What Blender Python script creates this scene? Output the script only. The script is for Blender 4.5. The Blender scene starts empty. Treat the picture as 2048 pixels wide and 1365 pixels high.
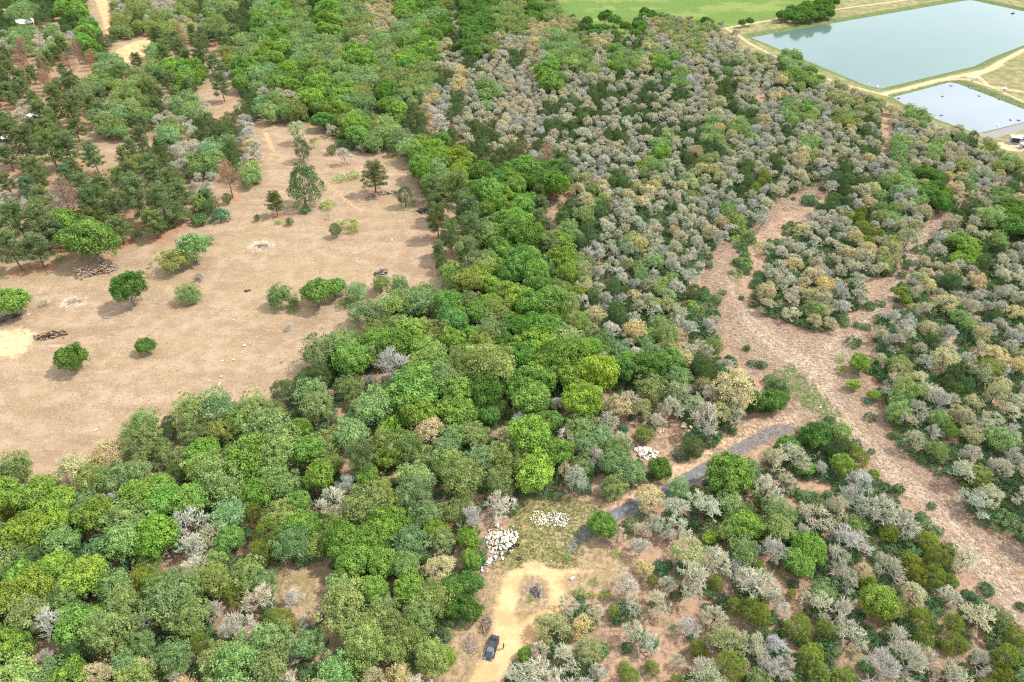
import bpy, bmesh, math, random
import numpy as np
from mathutils import Vector, Matrix, Euler

S = bpy.context.scene
# ------------------------------------------------------------------ camera
CAM_H = 120.0
PITCH = math.radians(38.0)
FPX = 1420.0                                   # focal length in pixels of the 2048 px wide photograph
cam_d = bpy.data.cameras.new("camera")
cam = bpy.data.objects.new("camera", cam_d)
S.collection.objects.link(cam)
cam.location = (0, 0, CAM_H)
cam.rotation_euler = (math.radians(90) - PITCH, 0, 0)
cam_d.sensor_width = 36.0
cam_d.lens = FPX / 2048 * 36
cam_d.clip_start = 1.0
cam_d.clip_end = 20000
S.camera = cam
# ------------------------------------------------------------------ world, sun, exposure
SUN_EL, SUN_AZ = math.radians(54), math.radians(80)        # azimuth from +Y towards +X
W = bpy.data.worlds.new("World"); S.world = W; W.use_nodes = True
wn, wl = W.node_tree.nodes, W.node_tree.links
for n in list(wn): wn.remove(n)
w_out = wn.new("ShaderNodeOutputWorld"); w_bg = wn.new("ShaderNodeBackground")
sky = wn.new("ShaderNodeTexSky"); sky.sky_type = 'NISHITA'; sky.sun_disc = False
sky.sun_elevation = SUN_EL; sky.sun_rotation = SUN_AZ; sky.air_density = 1.2; sky.dust_density = 1.5; sky.ozone_density = 1.0
tc = wn.new("ShaderNodeTexCoord"); mp = wn.new("ShaderNodeMapping"); mp.inputs['Scale'].default_value = (1, 1, 6.0)
cn = wn.new("ShaderNodeTexNoise"); cn.inputs['Scale'].default_value = 4.0; cn.inputs['Detail'].default_value = 7; cn.inputs['Roughness'].default_value = .6
cr = wn.new("ShaderNodeValToRGB"); cr.color_ramp.elements[0].position = .42; cr.color_ramp.elements[1].position = .66; cr.color_ramp.elements[0].color = (.38, .38, .38, 1)
mxc = wn.new("ShaderNodeMix"); mxc.data_type = 'RGBA'; mxc.inputs['B'].default_value = (11.5, 11.8, 12.2, 1)
wl.new(tc.outputs['Generated'], mp.inputs[0]); wl.new(mp.outputs[0], cn.inputs['Vector']); wl.new(cn.outputs['Fac'], cr.inputs[0])
wl.new(cr.outputs[0], mxc.inputs['Factor']); wl.new(sky.outputs[0], mxc.inputs['A']); wl.new(mxc.outputs['Result'], w_bg.inputs[0])
w_bg.inputs[1].default_value = 0.15
wl.new(w_bg.outputs[0], w_out.inputs[0])
sun_d = bpy.data.lights.new("sun", 'SUN'); sun_d.energy = 4.0; sun_d.angle = math.radians(0.6); sun_d.color = (1.0, .955, .88)
sun = bpy.data.objects.new("sun", sun_d); S.collection.objects.link(sun)
sdir = Vector((math.cos(SUN_EL) * math.sin(SUN_AZ), math.cos(SUN_EL) * math.cos(SUN_AZ), math.sin(SUN_EL)))
sun.rotation_euler = sdir.to_track_quat('Z', 'Y').to_euler(); sun.location = sdir * 300
S.view_settings.view_transform = 'Standard'; S.view_settings.look = 'None'
S.view_settings.gamma = 1; S.view_settings.exposure = 0.62; S.view_settings.use_curve_mapping = False
S.cycles.max_bounces = 5; S.cycles.diffuse_bounces = 3; S.cycles.glossy_bounces = 2
S.cycles.transmission_bounces = 2; S.cycles.transparent_max_bounces = 4; S.cycles.use_denoising = False
S.cycles.pixel_filter_type = 'BLACKMAN_HARRIS'; S.cycles.filter_width = 1.15

RN = np.random.default_rng(11); random.seed(5)
sp_, cp_ = math.sin(PITCH), math.cos(PITCH)

def ray(px, py):
    """direction of the view through photo point (px, py), scaled to depth 1"""
    u, v = (px - 1024) / FPX, (py - 682.5) / FPX
    return np.array([u, cp_ - v * sp_, -(sp_ + v * cp_)])
def at(px, py, z=0.0):
    """the place on the level z that the photo shows at (px, py)"""
    d = ray(px, py); t = (CAM_H - z) / -d[2]
    return (d[0] * t, d[1] * t)
def depth_at(py): return CAM_H / (sp_ + (py - 682.5) / FPX * cp_)
def pix(x, y, z=0.0):
    dz = z - CAM_H; dep = y * cp_ - dz * sp_; up = y * sp_ + dz * cp_
    return 1024 + FPX * x / dep, 682.5 - FPX * up / dep

# ------------------------------------------------------------------ mesh helpers
col = S.collection
def mesh_np(name, V, F, mats=(), midx=None, attrs=None, smooth=False):
    """V (n,3) float, F list of (m,k) int arrays of one face size each"""
    me = bpy.data.meshes.new(name)
    V = np.asarray(V, np.float32); me.vertices.add(len(V)); me.vertices.foreach_set("co", V.ravel())
    F = [np.asarray(f, np.int32) for f in F if len(f)]
    loops = np.concatenate([f.ravel() for f in F]); sizes = np.concatenate([np.full(len(f), f.shape[1], np.int32) for f in F])
    starts = np.concatenate([[0], np.cumsum(sizes)[:-1]]).astype(np.int32)
    me.loops.add(len(loops)); me.loops.foreach_set("vertex_index", loops)
    me.polygons.add(len(sizes)); me.polygons.foreach_set("loop_start", starts)
    if midx is not None: me.polygons.foreach_set("material_index", np.asarray(midx, np.int32))
    for m in mats: me.materials.append(m)
    for k, a in (attrs or {}).items():
        at_ = me.attributes.new(k, 'FLOAT', 'POINT'); at_.data.foreach_set("value", np.asarray(a, np.float32))
    me.update(calc_edges=True)
    me.polygons.foreach_set("use_smooth", np.full(len(sizes), smooth, bool))
    return me
def link(name, me, parent=None, loc=None):
    o = bpy.data.objects.new(name, me); col.objects.link(o)
    if parent is not None: o.parent = parent
    if loc is not None: o.location = loc
    return o
def tag(o, label=None, cat=None, group=None, kind=None):
    if label: o['label'] = label
    if cat: o['category'] = cat
    if group: o['group'] = group
    if kind: o['kind'] = kind
    return o
def empty(name, loc, rz=0): 
    o = bpy.data.objects.new(name, None); col.objects.link(o); o.location = loc; o.rotation_euler = (0, 0, rz); o.empty_display_size = .3
    return o
def bm_obj(name, bm, mat, parent=None, loc=None, smooth=False):
    me = bpy.data.meshes.new(name); bm.to_mesh(me); bm.free(); me.materials.append(mat)
    if smooth: me.polygons.foreach_set("use_smooth", np.full(len(me.polygons), True, bool))
    return link(name, me, parent, loc)
def add_box(bm, c, s, rz=0, bev=0):
    r = bmesh.ops.create_cube(bm, size=1, matrix=Matrix.Translation(c) @ Matrix.Rotation(rz, 4, 'Z') @ Matrix.Diagonal((*s, 1)))
    if bev: bmesh.ops.bevel(bm, geom=list({e for v in r['verts'] for e in v.link_edges}), offset=bev, segments=2, affect='EDGES')
def add_cyl(bm, p, q, r1, r2, seg=8):
    p, q = Vector(p), Vector(q); d = q - p
    bmesh.ops.create_cone(bm, cap_ends=True, segments=seg, radius1=r1, radius2=r2, depth=d.length,
        matrix=Matrix.Translation((p + q) / 2) @ d.to_track_quat('Z', 'Y').to_matrix().to_4x4())

# ------------------------------------------------------------------ plain materials
def mat(name, rgb, rough=.8, metal=0, noise=0, nscale=4, bump=0, spec=.3):
    m = bpy.data.materials.new(name); m.use_nodes = True; nt = m.node_tree; b = nt.nodes['Principled BSDF']
    b.inputs['Base Color'].default_value = (*rgb, 1); b.inputs['Roughness'].default_value = rough; b.inputs['Metallic'].default_value = metal
    b.inputs['Specular IOR Level'].default_value = spec
    if noise:
        t = nt.nodes.new("ShaderNodeTexCoord"); n = nt.nodes.new("ShaderNodeTexNoise"); n.inputs['Scale'].default_value = nscale; n.inputs['Detail'].default_value = 5
        oi = nt.nodes.new("ShaderNodeObjectInfo"); ad = nt.nodes.new("ShaderNodeVectorMath"); ad.operation = 'ADD'
        nt.links.new(t.outputs['Object'], ad.inputs[0]); nt.links.new(oi.outputs['Location'], ad.inputs[1]); nt.links.new(ad.outputs[0], n.inputs['Vector'])
        mr = nt.nodes.new("ShaderNodeMapRange"); mr.inputs['From Min'].default_value = .3; mr.inputs['From Max'].default_value = .7
        mr.inputs['To Min'].default_value = 1 - noise; mr.inputs['To Max'].default_value = 1 + noise
        sc = nt.nodes.new("ShaderNodeVectorMath"); sc.operation = 'SCALE'; sc.inputs[0].default_value = rgb
        nt.links.new(n.outputs['Fac'], mr.inputs[0]); nt.links.new(mr.outputs[0], sc.inputs['Scale']); nt.links.new(sc.outputs[0], b.inputs['Base Color'])
        if bump:
            bp = nt.nodes.new("ShaderNodeBump"); bp.inputs['Strength'].default_value = bump; nt.links.new(n.outputs['Fac'], bp.inputs['Height']); nt.links.new(bp.outputs[0], b.inputs['Normal'])
    return m
# ------------------------------------------------------------------ the lie of the land, traced on the ground plane
def gp(pts): return np.array([at(x, y) for x, y in pts])
def sd_poly(P, poly):
    """signed distance to a polygon, positive inside"""
    x, y = P[:, 0], P[:, 1]; d = np.full(len(P), 1e18); ins = np.zeros(len(P), bool); n = len(poly)
    for i in range(n):
        a, b = poly[i], poly[(i + 1) % n]; e = b - a; wx, wy = x - a[0], y - a[1]
        t = np.clip((wx * e[0] + wy * e[1]) / (e @ e + 1e-9), 0, 1)
        d = np.minimum(d, (wx - e[0] * t) ** 2 + (wy - e[1] * t) ** 2)
        c = (a[1] > y) != (b[1] > y)
        ins ^= c & (x < (b[0] - a[0]) * (y - a[1]) / (b[1] - a[1] + 1e-12) + a[0])
    return np.where(ins, 1, -1) * np.sqrt(d)
def sd_line(P, pts, hw):
    """signed distance to a band with half-width hw (a number or one per point), positive inside"""
    x, y = P[:, 0], P[:, 1]; best = np.full(len(P), -1e9); hw = np.broadcast_to(hw, (len(pts),))
    for i in range(len(pts) - 1):
        a, b = pts[i], pts[i + 1]; e = b - a; wx, wy = x - a[0], y - a[1]
        t = np.clip((wx * e[0] + wy * e[1]) / (e @ e + 1e-9), 0, 1)
        best = np.maximum(best, hw[i] * (1 - t) + hw[i + 1] * t - np.sqrt((wx - e[0] * t) ** 2 + (wy - e[1] * t) ** 2))
    return best

PASTURE = gp([(-250, 560), (0, 545), (60, 530), (125, 520), (215, 500), (300, 468), (400, 447), (470, 400), (540, 345), (560, 270), (640, 255), (680, 300),
              (800, 315), (835, 330), (850, 380), (862, 420), (868, 480), (870, 540), (905, 580), (880, 600), (770, 610), (730, 640), (700, 670), (650, 715), (590, 765), (520, 815),
              (420, 845), (320, 862), (282, 900), (262, 950), (150, 985), (60, 1005), (-250, 1030)])
OPEN_NW = gp([(-400, 1000), (-400, -120), (640, -120), (700, 60), (560, 330), (840, 330), (860, 560), (700, 640), (300, 950)])
CLEARING = gp([(1895, 425), (1840, 450), (1812, 480), (1792, 540), (1745, 600), (1712, 625), (1690, 665), (1650, 668), (1560, 640), (1490, 610), (1476, 585), (1480, 530), (1470, 500),
               (1530, 455), (1560, 425), (1600, 418), (1665, 372), (1640, 362), (1590, 385), (1545, 405), (1515, 445), (1455, 480), (1400, 515), (1392, 560), (1440, 610), (1425, 660),
               (1432, 690), (1480, 715), (1500, 745), (1545, 765), (1570, 800), (1500, 850), (1420, 910), (1420, 930), (1540, 880), (1590, 880), (1600, 860), (1670, 860), (1740, 925), (1762, 965), (1820, 1010), (1870, 1065),
               (1905, 1110), (1950, 1160), (2010, 1240), (2150, 1400), (2300, 1300), (2120, 1140), (2030, 1075), (1945, 1035), (1930, 985), (1890, 962), (1840, 925), (1800, 895), (1775, 850), (1770, 800), (1735, 775), (1735, 700),
               (1765, 655), (1800, 610), (1835, 560), (1850, 500), (1895, 450)])
TRAIL = gp([(1760, 262), (1720, 300), (1690, 340), (1660, 375)])
TRAIL2 = gp([(1880, 440), (1930, 420), (1960, 370), (2030, 310)])
LOOP = gp([(1062, 1142), (1093, 1153), (1107, 1183), (1101, 1214), (1080, 1243), (1048, 1268), (1020, 1292), (990, 1330), (960, 1375), (930, 1440)])
LOOP2 = gp([(1062, 1142), (1031, 1158), (1016, 1195), (1008, 1238), (1008, 1278), (1004, 1310)])
SPUR = gp([(1110, 1150), (1170, 1140), (1265, 1138)])
FOOT = gp([(1056, 985), (1056, 1030), (1062, 1070), (1060, 1130)])
ASPHALT = gp([(1572, 856), (1540, 866), (1490, 892), (1440, 922), (1390, 950), (1330, 985), (1270, 1012), (1210, 1040), (1170, 1066), (1147, 1090), (1128, 1118)])
VERGE = gp([(1580, 838), (1520, 855), (1460, 890), (1400, 925), (1340, 960), (1290, 990), (1230, 1018)])
TRK = gp([(640, 350), (665, 378), (700, 408), (745, 432), (810, 475)])
RUT = gp([(1960, 370), (1893, 432), (1822, 505), (1768, 590), (1715, 650), (1668, 700), (1640, 740), (1645, 790), (1690, 850), (1790, 950), (1890, 1045), (1990, 1160), (2110, 1290)])
RUT2 = gp([(1470, 560), (1500, 640), (1560, 700), (1625, 735)])
POND_A = gp([(1503, 72), (1921, 0), (1945, -3), (2048, 19), (2200, 46), (2048, 88), (1985, 112), (1951, 129), (1900, 141), (1800, 165), (1762, 174), (1735, 168)])
POND_B = gp([(1787, 191), (1901, 161), (1915, 163), (2048, 214), (2092, 230), (1962, 262), (1935, 256), (1840, 222)])
MEADOW = gp([(1090, -90), (1105, 30), (1180, 60), (1250, 80), (1290, 35), (1400, 52), (1452, 57), (1530, 42), (1640, 16), (1760, -20), (1900, -90)])
PONDLAND = gp([(1440, 50), (1500, 118), (1620, 168), (1700, 195), (1770, 225), (1830, 262), (1900, 278), (1950, 300), (2000, 335), (2400, 330), (2500, -60), (1700, -60), (1640, 10)])
BERM = [(gp([(1452, 57), (1478, 72), (1500, 88), (1560, 118), (1620, 146), (1690, 170), (1745, 184), (1775, 192)]), 1.1),
        (gp([(1450, 57), (1500, 48), (1580, 34), (1680, 18), (1800, 2), (1900, -14)]), 1.1),
        (gp([(1765, 188), (1810, 178), (1870, 162), (1930, 150), (1975, 140), (2010, 120), (2048, 100), (2150, 70)]), 1.5),
        (gp([(1940, 154), (1985, 137), (2000, 128)]), 2.0),
        (gp([(1900, 158), (1940, 160), (1975, 172), (2048, 185)]), 1.2),
        (gp([(1955, 152), (1975, 170), (2048, 205)]), .9),
        (gp([(1805, 205), (1850, 222), (1905, 245), (1960, 268)]), .7),
        (gp([(2020, 294), (2080, 292)]), 5.0)]
GRAVEL = gp([(1975, 272), (2010, 262), (2060, 248), (2200, 210)])
SANDNW = [gp([(225, 122), (228, 100), (262, 84), (300, 76), (312, 84), (300, 110), (260, 128)]), gp([(178, -20), (200, 40), (212, 90), (228, 60), (215, -20)]),
          gp([(512, 262), (545, 260), (562, 300), (600, 332), (572, 336), (528, 300)])]
LUSH = gp([(1555, 745), (1545, 770), (1600, 800), (1650, 835), (1675, 830), (1620, 770), (1580, 735)])
OLIVE = gp([(1030, 1000), (1080, 990), (1180, 1010), (1210, 1040), (1165, 1080), (1140, 1125), (1080, 1130), (1040, 1140), (1000, 1130), (1020, 1060)])
GLADE = gp([(880, 1330), (900, 1260), (965, 1190), (975, 1130), (1040, 1000), (1200, 1000), (1250, 1040), (1180, 1080), (1270, 1120), (1270, 1150), (1180, 1170), (1120, 1200), (1080, 1270), (1020, 1320), (960, 1400), (900, 1400)])
GLADE2 = gp([(540, 1140), (560, 1128), (640, 1150), (660, 1190), (680, 1230), (690, 1290), (650, 1320), (600, 1290), (640, 1260), (590, 1200), (530, 1215), (525, 1180)])
CREEK = gp([(600, 905), (630, 882), (655, 862), (690, 848), (740, 822)])
PALE = gp([(-40, 662), (0, 662), (40, 655), (70, 668), (60, 690), (40, 712), (0, 712), (-40, 715)])
ASHES = [(at(1069, 1183), 1.7, 'd'), (at(145, 606), 4.0, 'p'), (at(522, 491), 4.5, 'p'), (at(30, 600), 2., 'p'), (at(1088, 1040), 2.3, 'p'), (at(1116, 1042), 2.3, 'p')]

def zones(P):
    z = {}
    z['pasture'] = np.maximum(sd_poly(P, PASTURE), np.minimum(sd_poly(P, OPEN_NW), 6) - 1.0)
    z['clearing'] = np.maximum.reduce([sd_poly(P, CLEARING), sd_line(P, TRAIL, .4), sd_line(P, TRAIL2, .9)])
    isl = -np.maximum(sd_line(P, gp([(1066, 1175), (1069, 1197)]), 3.0), sd_line(P, gp([(1067, 1190), (1057, 1232)]), np.array([2.2, .5])))
    z['dirt'] = np.maximum.reduce([np.minimum(np.maximum(sd_line(P, LOOP, 2.2), sd_line(P, LOOP2, 1.9)), isl), sd_line(P, SPUR, np.array([.9, .1, -.1])), sd_line(P, FOOT, .05), sd_line(P, TRK, np.array([.0, .3, .5, .1, -.5]))])
    for g_, hw in BERM: z['dirt'] = np.maximum(z['dirt'], sd_line(P, g_, hw))
    for g_ in SANDNW: z['dirt'] = np.maximum(z['dirt'], sd_poly(P, g_) - (1.5 if g_ is not SANDNW[2] else 2.6))
    z['asphalt'] = sd_line(P, ASPHALT, np.array([1.6, 1.7, 1.6, 1.6, 1.6, 1.6, 1.6, 1.6, 1.4, .9, .3]))
    dr = np.maximum(sd_line(P, RUT, 0.), sd_line(P, RUT2, 0.)); z['rut'] = dr
    z['verge'] = sd_line(P, VERGE, 2.0)
    z['pond'] = np.maximum(sd_poly(P, POND_A), sd_poly(P, POND_B))
    z['meadow'] = sd_poly(P, MEADOW)
    z['pondland'] = sd_poly(P, PONDLAND)
    z['gravel'] = sd_line(P, GRAVEL, 3.0)
    z['lush'] = sd_poly(P, LUSH); z['olive'] = sd_poly(P, OLIVE)
    z['glade'] = np.maximum(sd_poly(P, GLADE), sd_poly(P, GLADE2))
    z['creek'] = sd_line(P, CREEK, np.array([.8, 2.0, 2.6, 2.0, .8]))
    z['pale'] = sd_poly(P, PALE)
    z['ash'] = np.maximum.reduce([r - np.hypot(P[:, 0] - c[0], P[:, 1] - c[1]) for c, r, k in ASHES if k == 'd'])
    z['white'] = np.maximum.reduce([r - np.hypot(P[:, 0] - c[0], (P[:, 1] - c[1]) * 1.2) for c, r, k in ASHES if k == 'p'])
    return z
def height(P, z):
    x, y = P[:, 0], P[:, 1]
    h = .22 * np.sin(x * .061 + 1.3) * np.cos(y * .047) + .12 * np.sin(x * .13 + y * .11) + .05 * np.sin(x * .41) * np.sin(y * .37 + 1)
    flat = np.clip(1 - np.clip(z['pond'] + 25, 0, 25) / 25, 0, 1) * np.clip(-z['dirt'] / 3, .25, 1) * np.clip(-z['asphalt'] / 3, .0, 1)
    h = h * flat
    h -= 2.0 * np.clip((z['pond'] + 3.0) / 6.0, 0, 1)
    h -= .45 * np.clip((z['creek'] + 1.5) / 2.5, 0, 1)
    return h
# ------------------------------------------------------------------ what grows where: one letter per 32 x 34 px of the photograph, read on the ground
# G deep green, g bright green, l yellow-green (leafy) | s sage, e olive (half-leafed) | y tan flowering oak, o grey-tan budding oak, w bare
# j dark / J olive juniper | p pine, r rust-brown pine | b yaupon thicket, k young bush | . open
MAP = """
jsj.g.eoeooejssj sgejgseyygGejGGe eGs.....G..GGGG. .GGG............
j.jkjo.ejeeyoejj gssjgeeyyssGoGGe eyyejGGGoeeee... ................
ososwgj..sprppps sgsssjysesgyjGeo oysseyjjeoeeoo.. ................
pr.prrs.psppppes gjjssogseggoojoo josgsogsygwwoeoe js..............
ppr...speegggpwg sggjjsseeeejyooo oogooojoojswojoo ogg.............
pp.ppspep.pp..yj oyogglejGsyojoso oooojjjojojoojo. oowoeo..........
.opppppssjoso..j sseggssjgjywjooo oojojjojjjooyojo wsgoeee.os......
pp.pp.ssp.sojjjw Geyyosgesjjwojjo oojjjojojjjjsysw wjooyyj.oooeee..
ppppp...pjjowsjw k.yj.eosjslgjjjo jjoooowoogjjjeow oosoojj.sosoje..
ppppp...pejossjj ..j..sggjoglljjj jwjjowoogooyeojo joyojowosoojyoee
ppp.p..spppjwrjs sjp.......gsplGG gGGpeojoeboeoojJ objwjjjsseGysw.j
owporpppppppjpj. p..........pppgg gpppyeobyooboojo boo.joyjwsGo.osy
wpprrppppppsss.. ...........pppgg gppjsjobbboowsbo ...woJjsoo.bjosG
ppppggpppsj..... ...........pp.sg gppsjoobobboook. .kboobJoee.bbosG
pppp............ ...........pppsg ggpljwjeoobob.k. boobbboe.bobljjo
pp.............. ...........jjjsl ggglxooeswobk.k. obbobobb.eobwjow
................ ...........ssell Ggslejjweso.b..b yobybo..yobjowoo
................ .......s.ssjjele llgsojjywewjk..b bobyob..lk.eowwo
................ ......sesssjggel lggyyyjoosokw... bweyo..owobbsojb
................ .......ellseggeG Gegsjeoyys.ob... ..bo..boobjwbowo
................ ....esssgggsGeeG Gggggssoseyoe... .....k.bbbbob.oe
................ ...jjgswwwsseeeG GGgglolGogyjej.. .....lboeo.boebb
................ .jjegsgwgggseeGG ggGlglgwesoweye. G....k.osbbjjebb
................ ojegsgosgggGlgGj gleelogweoeoeyeG G......bsowbJe.b
..........jsesss oesgg.ssgylesgGe wgosleooeooeoe.. .......bowsJboow
.........sjoeleg sgglesGsgeyeseey gsgossojo..ooo.. .GGGe...bewJbosb
ee..yyy.ssoelgsg ssgeejple.esgese gsgoswe...oGo... owoGjJ...beoob.w
e..ooessesjggssg ssggGpgeegssxsxs egeowsesgs...sso oeswll....boeeoo
JljwseeosgggsssG ssgGeogoesseeeeo segos.s...sosgso .b..owob....bowo
lellGswogggssssg gsgeoeeegesoeoow o......y.woosseo ..bjoJoe....bobk
elylsleosejooeGJ Jeggoegsgssego.. .....geooeososgs sobbesojoo...bbb
slGegswsggjeoysg Jeges.gsgswes... ........oookswes sewbosoJeoJ....b
eljGslssse.owsgw JesesggsgeoygG.. ..........oewosJ wsg.osebwJJo....
slllsewsJJJowegs s....ssgseoygg.. .......yJoeowowJ weswoeybbJook...
lgeossgee.sgswJe s....sggsgyojj.. ......owooeoewbo Jw.soJeowyJeek..
Geswsseeoessgw.y oww..sggsegejj.. ...oe.Jeoy.oewJJ wo.owoleoebesb..
elowsjjesogge.we bwo...geessegs.. ..eowJeoy.owowJo eJJwow.oJJejwoe.
lGow.gesgeseyesw Jewbe..seese.... .wobe..eb.oJweoo oJJbeobwobbJeowJ
gsoegsegsossyesg sess.sgsese..... bweoeb..w.owoebo owJb..owbwoJwoJJ
seswgylyesewsesg sojb.seyyoy..... bowboeJ..J.seJoe eJJJJoowsbwoeJJs
""".replace('x', 'e').split()
MAP = [''.join(MAP[i * 4:i * 4 + 4]) for i in range(len(MAP) // 4)]
assert len(MAP) == 40 and all(len(r) == 64 for r in MAP), [(i, len(r)) for i, r in enumerate(MAP) if len(r) != 64]

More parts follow.
